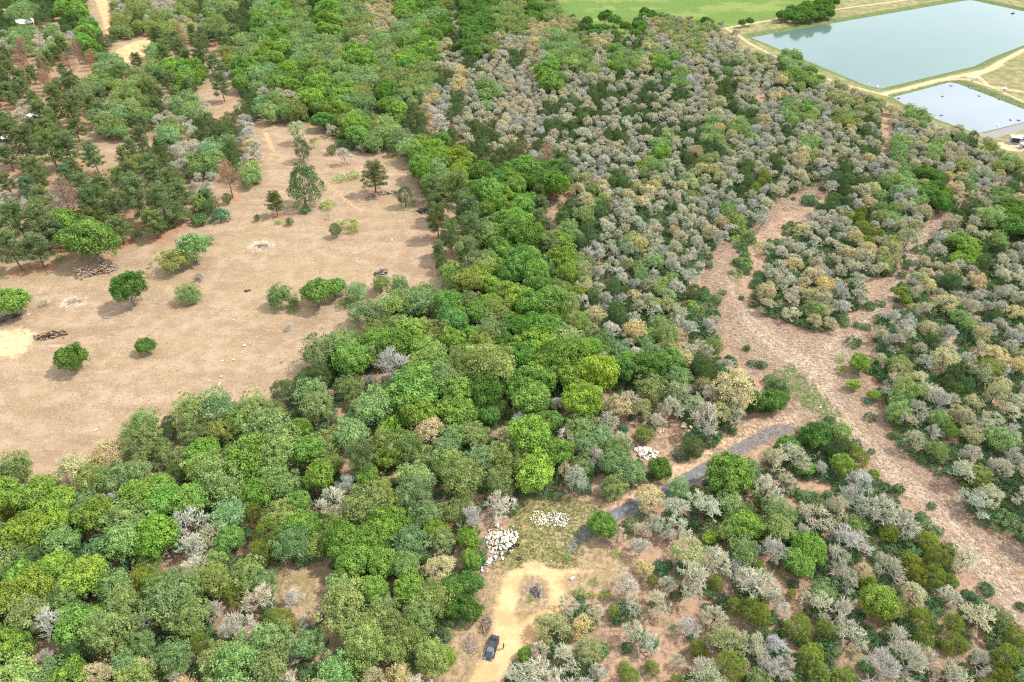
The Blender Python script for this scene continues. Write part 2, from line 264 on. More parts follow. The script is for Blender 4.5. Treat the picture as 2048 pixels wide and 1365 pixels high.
# trees and bushes that stand out in the photograph: kind, x, y, crown radius in photo px
MARKED = """
g 181 482 46|G 257 578 36|g 20 602 32|s 370 580 25|w 398 553 9|s 417 478 10|G 290 690 19|G 139 714 31|k 120 517 7|k 272 467 10|w 88 603 10|w 302 527 8|e 342 514 30|s 384 492 32
e 28 934 34|y 218 899 42|y 144 928 42|s 558 588 26|s 587 602 12|g 632 587 28|g 667 574 22|o 690 575 16|s 714 582 22|e 762 567 20|e 800 567 22|o 765 597 22|s 832 602 34|k 583 621 8|k 692 607 12|w 578 650 11
p 548 399 18|j 604 372 36|b 612 420 13|k 653 408 14|j 578 442 9|j 671 462 13|k 697 450 19|j 810 397 18|p 746 343 24|k 593 410 8|j 514 435 7|k 557 444 7|w 656 432 6|k 680 357 10|k 707 350 12
p 912 382 34|p 874 434 24|p 902 466 26|p 930 415 34|p 937 492 33|p 874 497 18|s 902 542 28|j 904 582 24
w 792 731 46|w 744 794 14|s 862 716 46|g 829 785 48|e 990 734 48|e 930 752 34|l 909 819 36|G 979 826 26|g 947 824 20|y 854 858 36|g 782 854 30|g 697 849 18|p 724 906 36|l 777 916 28|s 557 896 46|s 564 962 46
g 637 954 32|g 597 1003 28|o 669 991 38|g 739 959 26|e 764 978 26|s 829 983 38|e 924 952 48|s 947 868 28|s 632 804 38|l 599 854 22|s 697 769 30|e 747 706 28|j 672 729 22|j 642 751 24|j 569 786 28|e 542 818 26|g 932 704 28
e 787 1011 30|e 1002 962 32|y 1010 873 20|g 1136 709 42|g 1071 756 38|g 1066 803 34|l 1144 751 34|l 1199 751 38|G 1239 743 28|G 1294 736 30|G 1044 711 34|l 1164 808 36|y 1239 808 34|s 1159 851 30|l 1056 878 44|g 1096 848 26
l 1071 948 40|o 1129 940 22|s 1231 920 36|s 1266 940 28|G 1320 936 24|j 1390 893 22|o 1344 812 28|o 1416 832 42|y 1466 774 42|o 1474 830 26|G 1514 806 20|g 1459 952 44|y 1299 993 28|g 1205 1050 26|s 1359 975 22|e 1306 768 34
w 1204 978 14|w 1384 776 14|o 1204 711 18|o 1116 808 18|j 1456 716 9|G 1546 796 26|G 1632 872 30|j 1680 900 26|J 1708 914 28|l 1684 932 22|w 1721 957 30|l 1748 948 12|o 1588 908 34|g 1611 938 17|l 1718 724 22|e 1681 861 22|l 1708 769 13
l 1748 791 13|k 1681 739 9|k 1681 719 9|b 1793 981 16|b 1752 742 16|w 1641 938 18|J 1901 867 18|g 1051 1306 17|k 1134 1114 9|k 1159 1184 12|k 1189 1161 8|k 1211 1189 12|k 1183 1189 8|k 1231 1106 7|J 1228 1223 14|k 1061 1197 7
J 1261 1348 22|J 1304 1333 16|J 1251 1331 11|J 1351 1363 13|J 1499 1223 26|J 1520 1235 22|J 1476 1214 20|J 1399 1298 20|J 1514 1138 20|l 1419 1076 14|J 1431 1167 16|J 1304 1161 13|o 1276 1056 16|o 1311 1054 26|o 1361 1054 30
o 1236 1066 22|y 1290 1132 20|o 1436 1121 34|w 1474 1133 30|o 1319 1199 28|o 1264 1214 24|o 1336 1164 24|o 1269 1261 28|y 1164 1251 24|o 1134 1211 26|o 1194 1223 22|o 1079 1296 26|o 1136 1308 34|o 1429 1231 32|w 1379 1251 26
w 1359 1321 18|o 1414 1336 34|w 1199 1346 24|o 1299 1286 26|J 1598 1254 30|J 1648 1262 22|J 1624 1311 26|s 1558 1051 38|w 1706 1076 42|w 1671 1068 18|J 1780 1064 22|J 1860 1083 24|J 1900 1100 15|J 1868 1151 24
J 1900 1161 17|o 1932 1116 32|y 1833 1181 28|o 1696 1153 30|y 1731 1141 22|J 1738 1170 18|l 1753 1211 32|e 1793 1216 26|J 1841 1233 26|w 1686 1216 42|o 1706 1268 34|w 1796 1268 30|w 1858 1311 36|w 1766 1341 42|o 1961 1226 36
e 2006 1241 24|o 1906 1186 26|J 1920 1284 24|J 1898 1293 18|J 2012 1318 30|w 1958 1321 30|J 1908 1248 20|J 1691 1353 26|J 1641 1353 22|w 1556 1206 28|J 1583 1188 12|w 1551 1291 26|w 1578 1321 18|J 2031 1276 24|J 2011 1353 28|b 2011 1041 28
l 55 1056 42|l 120 1041 30|s 120 1076 34|s 200 1086 28|s 250 1083 40|l 170 1151 45|s 225 1166 40|s 295 1126 26|J 315 1173 34|l 75 1168 38|l 20 1201 36|w 105 1246 42|e 250 1206 36|o 282 1243 30|g 205 1216 18|s 375 1233 44|w 430 1216 26
y 420 1066 32|G 332 1048 26|e 395 1166 36|w 475 1258 36|s 282 1278 32|w 92 1316 24|l 20 1288 36|j 155 1301 30|s 348 1308 38|s 475 1326 50|w 350 1348 22|y 190 1353 34|g 150 1346 26|s 245 1318 28|J 405 1291 24|o 290 1326 18
g 462 1083 28|s 437 1108 26|l 300 1051 20|J 32 1003 32|l 117 1006 36|e 185 956 36|w 225 996 24|s 275 946 28|j 350 951 24|l 390 946 22|g 410 906 32|g 280 1001 36|g 385 1003 40|s 450 968 44|w 460 901 16|j 335 861 22|s 320 893 22
e 387 861 28|e 437 861 26|s 475 841 26|w 117 971 17|J 537 1063 36|g 600 1051 36|e 630 1086 32|g 732 1076 34|g 707 1121 36|g 757 1088 26|g 762 1131 30|s 817 1076 40|s 682 1166 32|g 742 1181 32|s 812 1133 34|l 872 1061 26
y 882 1132 34|e 882 1081 24|g 932 1078 24|g 942 1123 20|G 902 1181 24|G 940 1168 24|G 937 1216 26|G 902 1221 20|e 762 1213 34|g 817 1176 30|e 837 1226 38|e 820 1271 30|s 727 1291 46|e 787 1298 36|l 894 1313 18|w 584 1198 22
w 604 1241 17|J 562 1246 34|s 612 1288 34|w 584 1308 28|s 527 1166 30|g 717 1331 30|y 740 1358 38|y 795 1352 32|b 614 1338 18|b 647 1338 18|w 945 1042 32|b 969 1116 7|k 922 1244 8|k 897 1266 10|w 1002 1003 34
w 877 238 22|j 662 298 11|j 604 302 20|y 594 262 22|y 627 283 12|e 684 260 15|w 687 308 20|w 1078 318 18|r 1098 316 17|G 1212 34 15|G 1229 40 13|G 1251 52 13|G 1174 44 11|G 2031 450 28|s 1983 435 26|G 1883 408 20|y 1801 449 16|l 1803 586 14|l 1813 603 12
p 30 430 34|p 72 440 34|p 20 490 30|p 62 480 32|p 100 452 26|r 132 405 30|p 190 400 32|p 268 385 34|p 318 395 34|p 350 380 28|p 230 440 26|p 180 430 24|p 300 430 26|r 455 355 22|p 258 360 28|p 345 350 26|r 45 125 20|r 135 120 20|p 305 330 28
k 1478 462 14|k 1472 478 12|k 1500 468 10|k 1492 524 14|k 1520 492 10|k 1474 550 12|k 1385 612 14|k 1402 626 11|j 1388 582 20|w 1420 642 22|p 130 280 34|p 180 300 30|p 50 280 32|p 95 290 34|p 145 245 26|p 20 260 26|p 110 190 26|p 80 225 26|p 440 165 24|p 330 150 24|p 400 100 26|p 270 120 16|p 120 130 16|p 275 270 22|b 440 430 20|b 400 440 20|b 330 450 16
"""
MK = [(a[0], float(a[1]), float(a[2]), float(a[3])) for a in (t.split() for t in MARKED.replace('\n', '|').split('|')) if a]

TINT = {'G': (.118, .225, .048), 'g': (.178, .302, .062), 'l': (.228, .335, .062), 's': (.235, .330, .118), 'e': (.240, .300, .098), 'f': (.320, .345, .155), 'y': (.44, .395, .205),
        'o': (.410, .402, .262), 'w': (.43, .415, .345), 'j': (.085, .135, .045), 'J': (.160, .205, .036), 'p': (.135, .190, .066), 'r': (.34, .18, .10), 'b': (.128, .218, .090), 'k': (.25, .37, .08)}
KIND = {'G': 'leafy_tree', 'g': 'leafy_tree', 'l': 'leafy_tree', 's': 'budding_tree', 'e': 'budding_tree', 'y': 'flowering_oak', 'f': 'flowering_oak', 'o': 'oak_tree', 'w': 'bare_tree',
        'j': 'juniper_tree', 'J': 'juniper_tree', 'p': 'pine_tree', 'r': 'dead_pine', 'b': 'yaupon_shrub', 'k': 'young_bush'}
RAD = {'G': (3.3, 4.8), 'g': (3.4, 5.4), 'l': (3.1, 4.8), 's': (3.1, 5.1), 'e': (2.9, 4.7), 'y': (2.5, 3.5), 'f': (2.3, 3.4), 'o': (2.2, 3.3), 'w': (2.2, 3.3),
       'j': (1.9, 3.0), 'J': (1.9, 2.9), 'p': (3.0, 4.3), 'r': (2.7, 3.4), 'b': (1.0, 1.9), 'k': (.7, 1.2)}
ZC = {'leafy_tree': 1.15, 'budding_tree': 1.2, 'flowering_oak': 1.25, 'oak_tree': 1.3, 'bare_tree': 1.25, 'juniper_tree': 1.2, 'pine_tree': 2.1, 'dead_pine': 2.1, 'yaupon_shrub': .5, 'young_bush': .6}

# ------------------------------------------------------------------ placing
class Hash:
    def __init__(s, c=6.0): s.c = c; s.d = {}
    def add(s, x, y, r): s.d.setdefault((int(x // s.c), int(y // s.c)), []).append((x, y, r))
    def free(s, x, y, r, k):
        i, j = int(x // s.c), int(y // s.c)
        for a in range(i - 2, i + 3):
            for b in range(j - 2, j + 3):
                for (u, v, q) in s.d.get((a, b), ()):
                    if (x - u) ** 2 + (y - v) ** 2 < (k * (r + q)) ** 2: return False
        return True
H = Hash(); TREES = []                 # TREES: code, x, y, radius, marked
for c, px, py, r in MK:
    if c in 'pr' and py < 345 and px < 500: r *= .8
    rr = r * depth_at(py) / FPX
    for _ in range(3): zc = ZC[KIND[c]] * rr; x, y = at(px, py, zc); rr = r * (y * cp_ + (CAM_H - zc) * sp_) / FPX
    TREES.append([c, x, y, rr, True]); H.add(x, y, rr * .9)
GX = np.arange(-470, 470, 1.9); GY = np.arange(44, 720, 1.9)
XX, YY = np.meshgrid(GX, GY); CP = np.stack([XX.ravel(), YY.ravel()], 1) + RN.uniform(-.95, .95, (XX.size, 2))
u_, v_ = pix(CP[:, 0], CP[:, 1], 4.0)
CP = CP[(u_ > -130) & (u_ < 2180) & (v_ > -75) & (v_ < 1480)]
RN.shuffle(CP)
zc_ = zones(CP)
OPENS = [gp(q) for q in ([(165, 265), (250, 290), (235, 370), (175, 385), (160, 330)], [(95, 140), (200, 143), (195, 168), (100, 170)], [(215, 130), (222, 95), (262, 78), (322, 72), (318, 105), (262, 132)], [(385, 205), (400, 170), (480, 160), (490, 215), (450, 245)],
         [(505, 245), (560, 255), (650, 240), (655, 330), (540, 330), (500, 280)], [(160, -20), (225, -20), (232, 60), (215, 95), (195, 60)], [(-20, 225), (40, 225), (45, 250), (-20, 255)], [(0, 355), (30, 350), (60, 385), (0, 395)], [(60, 60), (110, 45), (115, 62), (70, 72)])]
open_ = np.maximum.reduce([sd_poly(CP, q) for q in OPENS])
u_, v_ = pix(CP[:, 0], CP[:, 1], 4.0)
block = (open_ > 0) | (zc_['dirt'] > -1.2) | (zc_['asphalt'] > -1.5) | (zc_['pond'] > -3) | (zc_['meadow'] > 0) | (zc_['clearing'] > .5) | (sd_poly(CP, PASTURE) > 1) | (zc_['verge'] > -.5) | (zc_['creek'] > -1.5)
# nor may a crown stand in front of ground that the photo shows bare
seen = zones(gp(list(zip(u_, v_))))
block |= (seen['clearing'] > 1.2) | (seen['dirt'] > 0) | (seen['asphalt'] > .2) | (seen['pond'] > 0) | (seen['glade'] > 1.5) | (seen['creek'] > 0)
ut_, vt_ = pix(CP[:, 0], CP[:, 1], 6.3); top = gp(list(zip(ut_, vt_))); st_ = zones(top)
block |= (st_['clearing'] > .8) | (st_['asphalt'] > .2) | (st_['dirt'] > .6)
for q in ([(1264, 888), (1326, 884), (1332, 924), (1268, 928)], [(1356, 842), (1402, 842), (1402, 868), (1356, 868)]): block |= (sd_poly(top, gp(q)) > 0) | (sd_poly(gp(list(zip(u_, v_))), gp(q)) > 0)
# and the marked crowns stay in view: nothing unmarked close in front of them
for c, px, py, r in MK:
    if r > 11: block |= (np.hypot(u_ - px, (v_ - py) * 1.1) < r * .85 + 14) & (v_ > py - 4)
soft = (zc_['pondland'] > 2) | (zc_['glade'] > 0)
u_, v_ = pix(CP[:, 0], CP[:, 1], 4.0)
rnd = RN.random((len(CP), 4))
def cell(u, v): return MAP[min(39, max(0, int(v / 34.125)))][min(63, max(0, int(u / 32)))]
for i in range(len(CP)):
    if block[i]: continue
    x, y = CP[i]; c = cell(u_[i] + (rnd[i, 0] - .5) * 22, v_[i] + (rnd[i, 1] - .5) * 22)
    if c == '.' or c == 'b' and rnd[i, 2] > .28 or c == 'k': continue
    if c == 'b': c = 'o' if rnd[i, 2] < .25 else 'y'
    if c == 'g' and u_[i] > 1110 and v_[i] < 500 and rnd[i, 2] < .65: c = 's'
    if c == 'e' and u_[i] > 1080 and rnd[i, 3] < .8: c = 'f'
    if c == 'j' and u_[i] > 1050 and rnd[i, 2] > .7: c = 'o'
    if zc_['glade'][i] > -1.0 or soft[i] and c not in 'Gs': continue
    if c in 'ow' and rnd[i, 2] < .07: c = 'y'
    elif c == 'o' and rnd[i, 2] > .88: c = 'w'
    lo, hi = RAD[c]; r = lo + (hi - lo) * RN.random()
    if v_[i] > 880 and c in 'owyf': r *= 1.22
    if u_[i] > 1150 and c in 'gsleG': r = .72 * r
    if H.free(x, y, r, .64 if c in 'owyf' and v_[i] > 880 else .68 if c in 'owyjJf' else .92 if c in 'pr' and u_[i] > 500 else 1.0 if c in 'pr' else .64 if u_[i] < 480 and v_[i] < 450 else .56):
        TREES.append([c, x, y, r, False]); H.add(x, y, r)
# the under-storey: yaupon thickets and small bushes
H2 = Hash(4.0); SH = []
GX = np.arange(-300, 460, 1.25); GY = np.arange(50, 520, 1.25)
XX, YY = np.meshgrid(GX, GY); BP = np.stack([XX.ravel(), YY.ravel()], 1) + RN.uniform(-.6, .6, (XX.size, 2))
bu, bv = pix(BP[:, 0], BP[:, 1], 1.0); k_ = (bu > -60) & (bu < 2110) & (bv > 90) & (bv < 1440); BP = BP[k_]; bu, bv = bu[k_], bv[k_]
zb = zones(BP); rb = RN.random((len(BP), 4))
patch = np.sin(BP[:, 0] * .21 + 2 * np.sin(BP[:, 1] * .07)) * np.cos(BP[:, 1] * .17 + BP[:, 0] * .05)
order = RN.permutation(len(BP))
for i in order:
    if zb['dirt'][i] > -1 or zb['asphalt'][i] > -1 or zb['pond'][i] > -2 or zb['clearing'][i] > (4.5 if rb[i, 3] < .03 else .3) or zb['pasture'][i] > -.5 or zb['verge'][i] > 0 or zb['pondland'][i] > 0: continue
    c = cell(bu[i], bv[i]); c = 'b' if zb['clearing'][i] > .3 else c; right = bu[i] > 1110 + max(0, (bv[i] - 560)) * .9 and bv[i] < 1120 and bu[i] - 1400 > -(1e9)
    if c == 'b': p = .98
    elif c in 'owykesjJGg' and right: p = 1 if patch[i] > -.3 else .45
    elif c in 'owyJj' and bv[i] > 950 and bu[i] > 1050: p = .07 if bu[i] < 1480 and bv[i] > 1040 else .14 + .34 * (patch[i] > .15)
    elif c == '.' : p = .0
    elif c in 'Ggsel' and not right: p = .38 * (zb['glade'][i] < 0)
    elif c in 'ow': p = .15
    else: p = 0
    if zb['glade'][i] > 0: p *= .15
    if rb[i, 0] > p: continue
    r = .9 + 1.1 * rb[i, 1] ** 1.3
    if H2.free(BP[i, 0], BP[i, 1], r, .52):
        H2.add(BP[i, 0], BP[i, 1], r); SH.append(['k' if rb[i, 2] < .05 else 'b', BP[i, 0], BP[i, 1], r * (.7 if rb[i, 2] < .05 else 1), False])
TREES += SH
# every crown keeps clear of its neighbours of the same size only; lookup for the pine litter on the ground
PINES = np.array([(t[1], t[2], t[3]) for t in TREES if t[0] in 'pr'])
# ------------------------------------------------------------------ ground: one relief, cut along its zones, one shared soil material
STEP = 1.5
gx = np.arange(-480, 480.1, STEP); gy = np.arange(30, 720.1, STEP); nx, ny = len(gx), len(gy)
GXX, GYY = np.meshgrid(gx, gy); P = np.stack([GXX.ravel(), GYY.ravel()], 1)
Z = zones(P); HT = height(P, Z)
edge = np.minimum.reduce([P[:, 0] + 480, 480 - P[:, 0], P[:, 1] - 30, 720 - P[:, 1]]); HT = HT * np.clip(edge / 15, 0, 1)
straw = np.full(len(P), -50.0)
for x, y, r in PINES:
    i0, i1 = np.searchsorted(gx, [x - 9, x + 9]); j0, j1 = np.searchsorted(gy, [y - 9, y + 9])
    sub = straw.reshape(ny, nx)[j0:j1, i0:i1]
    if sub.size: np.maximum(sub, r * .85 - np.hypot(GXX[j0:j1, i0:i1] - x, GYY[j0:j1, i0:i1] - y), out=sub)
Z['straw'] = np.maximum(straw, -50)
def hz(x, y):
    """ground level at one point"""
    fx, fy = (x - gx[0]) / STEP, (y - gy[0]) / STEP
    if not (0 <= fx < nx - 1 and 0 <= fy < ny - 1): return 0.0
    i, j = int(fx), int(fy); a, b = fx - i, fy - j; h = HT.reshape(ny, nx)
    return float((h[j, i] * (1 - a) + h[j, i + 1] * a) * (1 - b) + (h[j + 1, i] * (1 - a) + h[j + 1, i + 1] * a) * b)

gm = bpy.data.materials.new("soil"); gm.use_nodes = True; nt = gm.node_tree; N, L = nt.nodes, nt.links; B = N['Principled BSDF']
B.inputs['Roughness'].default_value = .95; B.inputs['Specular IOR Level'].default_value = .1
geo = N.new("ShaderNodeNewGeometry")
def noise(scale, detail=5, rough=.6, stretch=None, rot=0, dist=0):
    n = N.new("ShaderNodeTexNoise"); n.inputs['Scale'].default_value = scale; n.inputs['Detail'].default_value = detail; n.inputs['Roughness'].default_value = rough
    n.inputs['Distortion'].default_value = dist
    if stretch:
        m = N.new("ShaderNodeMapping"); m.inputs['Scale'].default_value = stretch; m.inputs['Rotation'].default_value = (0, 0, rot)
        L.new(geo.outputs['Position'], m.inputs[0]); L.new(m.outputs[0], n.inputs['Vector'])
    else: L.new(geo.outputs['Position'], n.inputs['Vector'])
    return n.outputs['Fac']
def mrange(v, a, b, c=0.0, d=1.0, smooth=True):
    m = N.new("ShaderNodeMapRange"); m.interpolation_type = 'SMOOTHSTEP' if smooth else 'LINEAR'
    for k, x in zip(('From Min', 'From Max', 'To Min', 'To Max'), (a, b, c, d)): m.inputs[k].default_value = x
    L.new(v, m.inputs['Value']); return m.outputs[0]
def mth(op, a, b=None):
    m = N.new("ShaderNodeMath"); m.operation = op
    for k, x in enumerate((a, b)):
        if x is None: continue
        if isinstance(x, (int, float)): m.inputs[k].default_value = x
        else: L.new(x, m.inputs[k])
    return m.outputs[0]
def mixc(f, a, b, mode='MIX'):
    m = N.new("ShaderNodeMix"); m.data_type = 'RGBA'; m.blend_type = mode
    if isinstance(f, (int, float)): m.inputs['Factor'].default_value = f
    else: L.new(f, m.inputs['Factor'])
    for k, x in (('A', a), ('B', b)):
        if isinstance(x, tuple): m.inputs[k].default_value = (*x, 1)
        else: L.new(x, m.inputs[k])
    return m.outputs['Result']
def attr(name):
    a = N.new("ShaderNodeAttribute"); a.attribute_name = name; return a.outputs['Fac']
n_big = noise(.035, 4); n_mid = noise(.22, 5, .65); n_fine = noise(.95, 6, .72); n_tiny = noise(2.1, 5, .75); n_edge = noise(.55, 5, .7)
def zone(name, soft, rag): return mrange(mth('ADD', attr(name), mth('MULTIPLY', mth('SUBTRACT', n_edge, .5), rag)), -soft, soft)
# forest litter: reddish brown leaves, paler twigs
lit = mixc(mrange(n_fine, .38, .62), (.14, .093, .062), (.30, .205, .137))
lit = mixc(mrange(n_mid, .45, .65, 0, .7), lit, (.34, .215, .135))
lit = mixc(mrange(n_tiny, .58, .7, 0, .75), lit, (.42, .33, .25))
lit = mixc(mrange(noise(.09, 4), .56, .66, 0, .45), lit, (.10, .12, .045))
# pasture: grazed straw with bare tan soil, dark and pale flecks, faint drag marks
pas = mixc(mrange(n_mid, .35, .65), (.315, .235, .160), (.42, .325, .235))
pas = mixc(mrange(noise(.12, 5, .65, (.35, 1.2, 1), .35), .45, .68, 0, .75), pas, (.265, .195, .130))
pas = mixc(mrange(n_big, .50, .62, 0, .6), pas, (.33, .27, .155))
pas = mixc(mrange(n_tiny, .57, .66, 0, .9), pas, (.62, .52, .40))
pas = mixc(mrange(n_tiny, .43, .33, 0, .8), pas, (.165, .12, .085))
pas = mixc(mrange(noise(.30, 4, .6, (.3, 1.6, 1), .5), .62, .72, 0, .6), pas, (.52, .42, .31))
pas = mixc(mrange(n_fine, .62, .72, 0, .5), pas, (.49, .39, .29))
# clearing: shredded brush, streaky
st1 = noise(1.3, 6, .8, (.7, 1.4, 1), math.radians(28), .3); st2 = noise(2.0, 6, .8, (1.3, .6, 1), math.radians(40), .3)
cle = mixc(mrange(st1, .36, .62), (.155, .105, .072), (.40, .31, .23))
cle = mixc(mrange(st2, .55, .68, 0, .8), cle, (.50, .41, .32))
cle = mixc(mrange(n_mid, .54, .68, 0, .8), cle, (.24, .125, .080))
cle = mixc(mrange(noise(.11, 4), .56, .66, 0, .45), cle, (.27, .26, .13))
# sandy dirt
drt = mixc(mrange(n_mid, .35, .65), (.62, .445, .25), (.50, .32, .165))
drt = mixc(mrange(n_fine, .55, .7, 0, .5), drt, (.70, .56, .38))
drt = mixc(mrange(noise(.16, 5, .7), .58, .68, 0, .7), drt, (.45, .25, .115))
gra = mixc(mrange(n_fine, .4, .6), (.075, .13, .028), (.14, .21, .05)); gra = mixc(mrange(n_big, .5, .6, 0, .7), gra, (.20, .235, .07)); gra = mixc(mrange(noise(.25, 5, .7, (.3, 1.5, 1)), .52, .66, 0, .5), gra, (.055, .12, .025))
dry = mixc(mrange(n_mid, .4, .62), (.185, .175, .075), (.34, .27, .155)); dry = mixc(mrange(n_fine, .5, .68, 0, .7), dry, (.28, .215, .15)); dry = mixc(mrange(n_big, .5, .62, 0, .5), dry, (.15, .18, .06)); dry = mixc(1.0, dry, (.70, .75, .68), 'MULTIPLY'); gra = mixc(1.0, gra, (.85, .85, .8), 'MULTIPLY')
oli = mixc(mrange(n_fine, .4, .62), (.125, .125, .038), (.25, .205, .10)); oli = mixc(mrange(n_mid, .5, .65, 0, .7), oli, (.31, .235, .135))
gld = mixc(mrange(n_fine, .38, .64), (.22, .16, .095), (.42, .32, .21)); gld = mixc(mrange(n_mid, .48, .62, 0, .55), gld, (.24, .215, .10)); gld = mixc(mrange(n_tiny, .58, .7, 0, .6), gld, (.52, .42, .30))
asp = mixc(mrange(n_fine, .4, .65), (.105, .102, .104), (.165, .16, .16)); asp = mixc(mrange(n_mid, .56, .68, 0, .6), asp, (.26, .225, .18)); asp = mixc(mrange(n_tiny, .62, .72, 0, .6), asp, (.33, .30, .26))
stw = mixc(mrange(n_fine, .4, .62), (.235, .105, .052), (.36, .18, .10))
vrg = mixc(mrange(n_fine, .38, .64), (.28, .17, .10), (.47, .345, .225))
pas = mixc(1.0, pas, (.70, .65, .59), 'MULTIPLY'); cle = mixc(1.0, cle, (.86, .82, .76), 'MULTIPLY'); drt = mixc(1.0, drt, (.80, .74, .68), 'MULTIPLY'); drt = mixc(mrange(attr('pondland'), 0, 4, 0, .55), drt, (.36, .30, .20)); gld = mixc(1.0, gld, (.74, .70, .64), 'MULTIPLY')
c_ = lit
c_ = mixc(zone('pasture', 1.6, 5), c_, pas)
c_ = mixc(mth('MULTIPLY', zone('straw', 1.2, 4), .6), c_, stw)
c_ = mixc(zone('glade', 1.2, 4), c_, gld)
c_ = mixc(zone('olive', 2.0, 5), c_, oli)
c_ = mixc(zone('clearing', 1.8, 9), c_, cle)
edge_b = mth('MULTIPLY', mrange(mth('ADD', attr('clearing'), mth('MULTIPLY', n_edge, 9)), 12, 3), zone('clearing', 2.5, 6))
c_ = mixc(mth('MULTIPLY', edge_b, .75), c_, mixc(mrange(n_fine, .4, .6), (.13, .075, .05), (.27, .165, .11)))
ru = mth('ADD', attr('rut'), mth('MULTIPLY', mth('SUBTRACT', n_mid, .5), 3)); band = mth('MULTIPLY', mrange(ru, -3.4, -2.2), mrange(ru, -.9, -.5, 1, .45))
c_ = mixc(mth('MULTIPLY', mth('MULTIPLY', band, mrange(attr('clearing'), 0, 2)), .6), c_, mixc(mrange(n_tiny, .4, .6), (.30, .225, .155), (.46, .37, .275)))
c_ = mixc(mth('MULTIPLY', zone('lush', 1.5, 7), mrange(n_mid, .42, .55)), c_, gra)
c_ = mixc(zone('pondland', 3, 8), c_, dry)
c_ = mixc(zone('meadow', 1.5, 5), c_, gra)
bank = mth('MULTIPLY', mrange(mth('ADD', attr('pond'), mth('MULTIPLY', n_edge, 3)), -4.5, -2.5), 1.0)
c_ = mixc(mth('MULTIPLY', bank, mrange(n_mid, .36, .52, .35, 1)), c_, mixc(mrange(n_fine, .4, .6), (.05, .08, .026), (.125, .15, .06)))
c_ = mixc(zone('gravel', .6, 1.5), c_, (.20, .19, .185))
c_ = mixc(zone('verge', 1.0, 4), c_, vrg)
c_ = mixc(zone('dirt', .7, 2.6), c_, drt)
c_ = mixc(zone('asphalt', .35, 2.4), c_, asp)
c_ = mixc(mth('MULTIPLY', zone('pale', 1.5, 9), .75), c_, mixc(mrange(n_fine, .4, .62), (.40, .315, .17), (.50, .41, .24)))
c_ = mixc(mth('MULTIPLY', zone('white', .8, 5), mrange(n_fine, .44, .62, 0, .7)), c_, (.50, .44, .36))
c_ = mixc(mth('MULTIPLY', zone('ash', .8, 2.5), .9), c_, mixc(mrange(n_tiny, .45, .6), (.045, .045, .05), (.22, .21, .21)))
c_ = mixc(zone('creek', .5, 1.0), c_, (.16, .06, .018))
L.new(c_, B.inputs['Base Color'])
bp = N.new("ShaderNodeBump"); bp.inputs['Strength'].default_value = .7; bp.inputs['Distance'].default_value = .12
L.new(mth('ADD', n_fine, mth('MULTIPLY', n_tiny, .5)), bp.inputs['Height']); L.new(bp.outputs[0], B.inputs['Normal'])

idx = np.arange(nx * ny).reshape(ny, nx)
Q = np.stack([idx[:-1, :-1], idx[:-1, 1:], idx[1:, 1:], idx[1:, :-1]], -1).reshape(-1, 4)
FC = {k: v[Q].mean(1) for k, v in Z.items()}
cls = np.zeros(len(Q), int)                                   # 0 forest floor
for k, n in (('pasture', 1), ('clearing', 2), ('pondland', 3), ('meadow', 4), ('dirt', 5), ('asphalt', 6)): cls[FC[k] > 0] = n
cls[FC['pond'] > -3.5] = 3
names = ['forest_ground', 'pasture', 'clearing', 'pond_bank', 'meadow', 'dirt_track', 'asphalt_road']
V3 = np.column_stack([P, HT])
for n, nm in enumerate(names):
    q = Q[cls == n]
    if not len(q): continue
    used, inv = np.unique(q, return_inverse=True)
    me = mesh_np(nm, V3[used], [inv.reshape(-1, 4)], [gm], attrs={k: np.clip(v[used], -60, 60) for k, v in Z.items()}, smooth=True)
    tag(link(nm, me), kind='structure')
# the land beyond, out to the horizon
X0, X1, Y0, Y1, FAR = gx[0], gx[-1], gy[0], gy[-1], 9000
v = [(X0, Y0), (X1, Y0), (X1, Y1), (X0, Y1), (-FAR, -FAR), (FAR, -FAR), (FAR, FAR), (-FAR, FAR)]
me = mesh_np("outer_land", [(a, b, 0) for a, b in v], [np.array([(4, 5, 1, 0), (5, 6, 2, 1), (6, 7, 3, 2), (7, 4, 0, 3)])], [gm], attrs={k: np.full(8, -60.) for k in Z})
tag(link("outer_land", me), kind='structure')

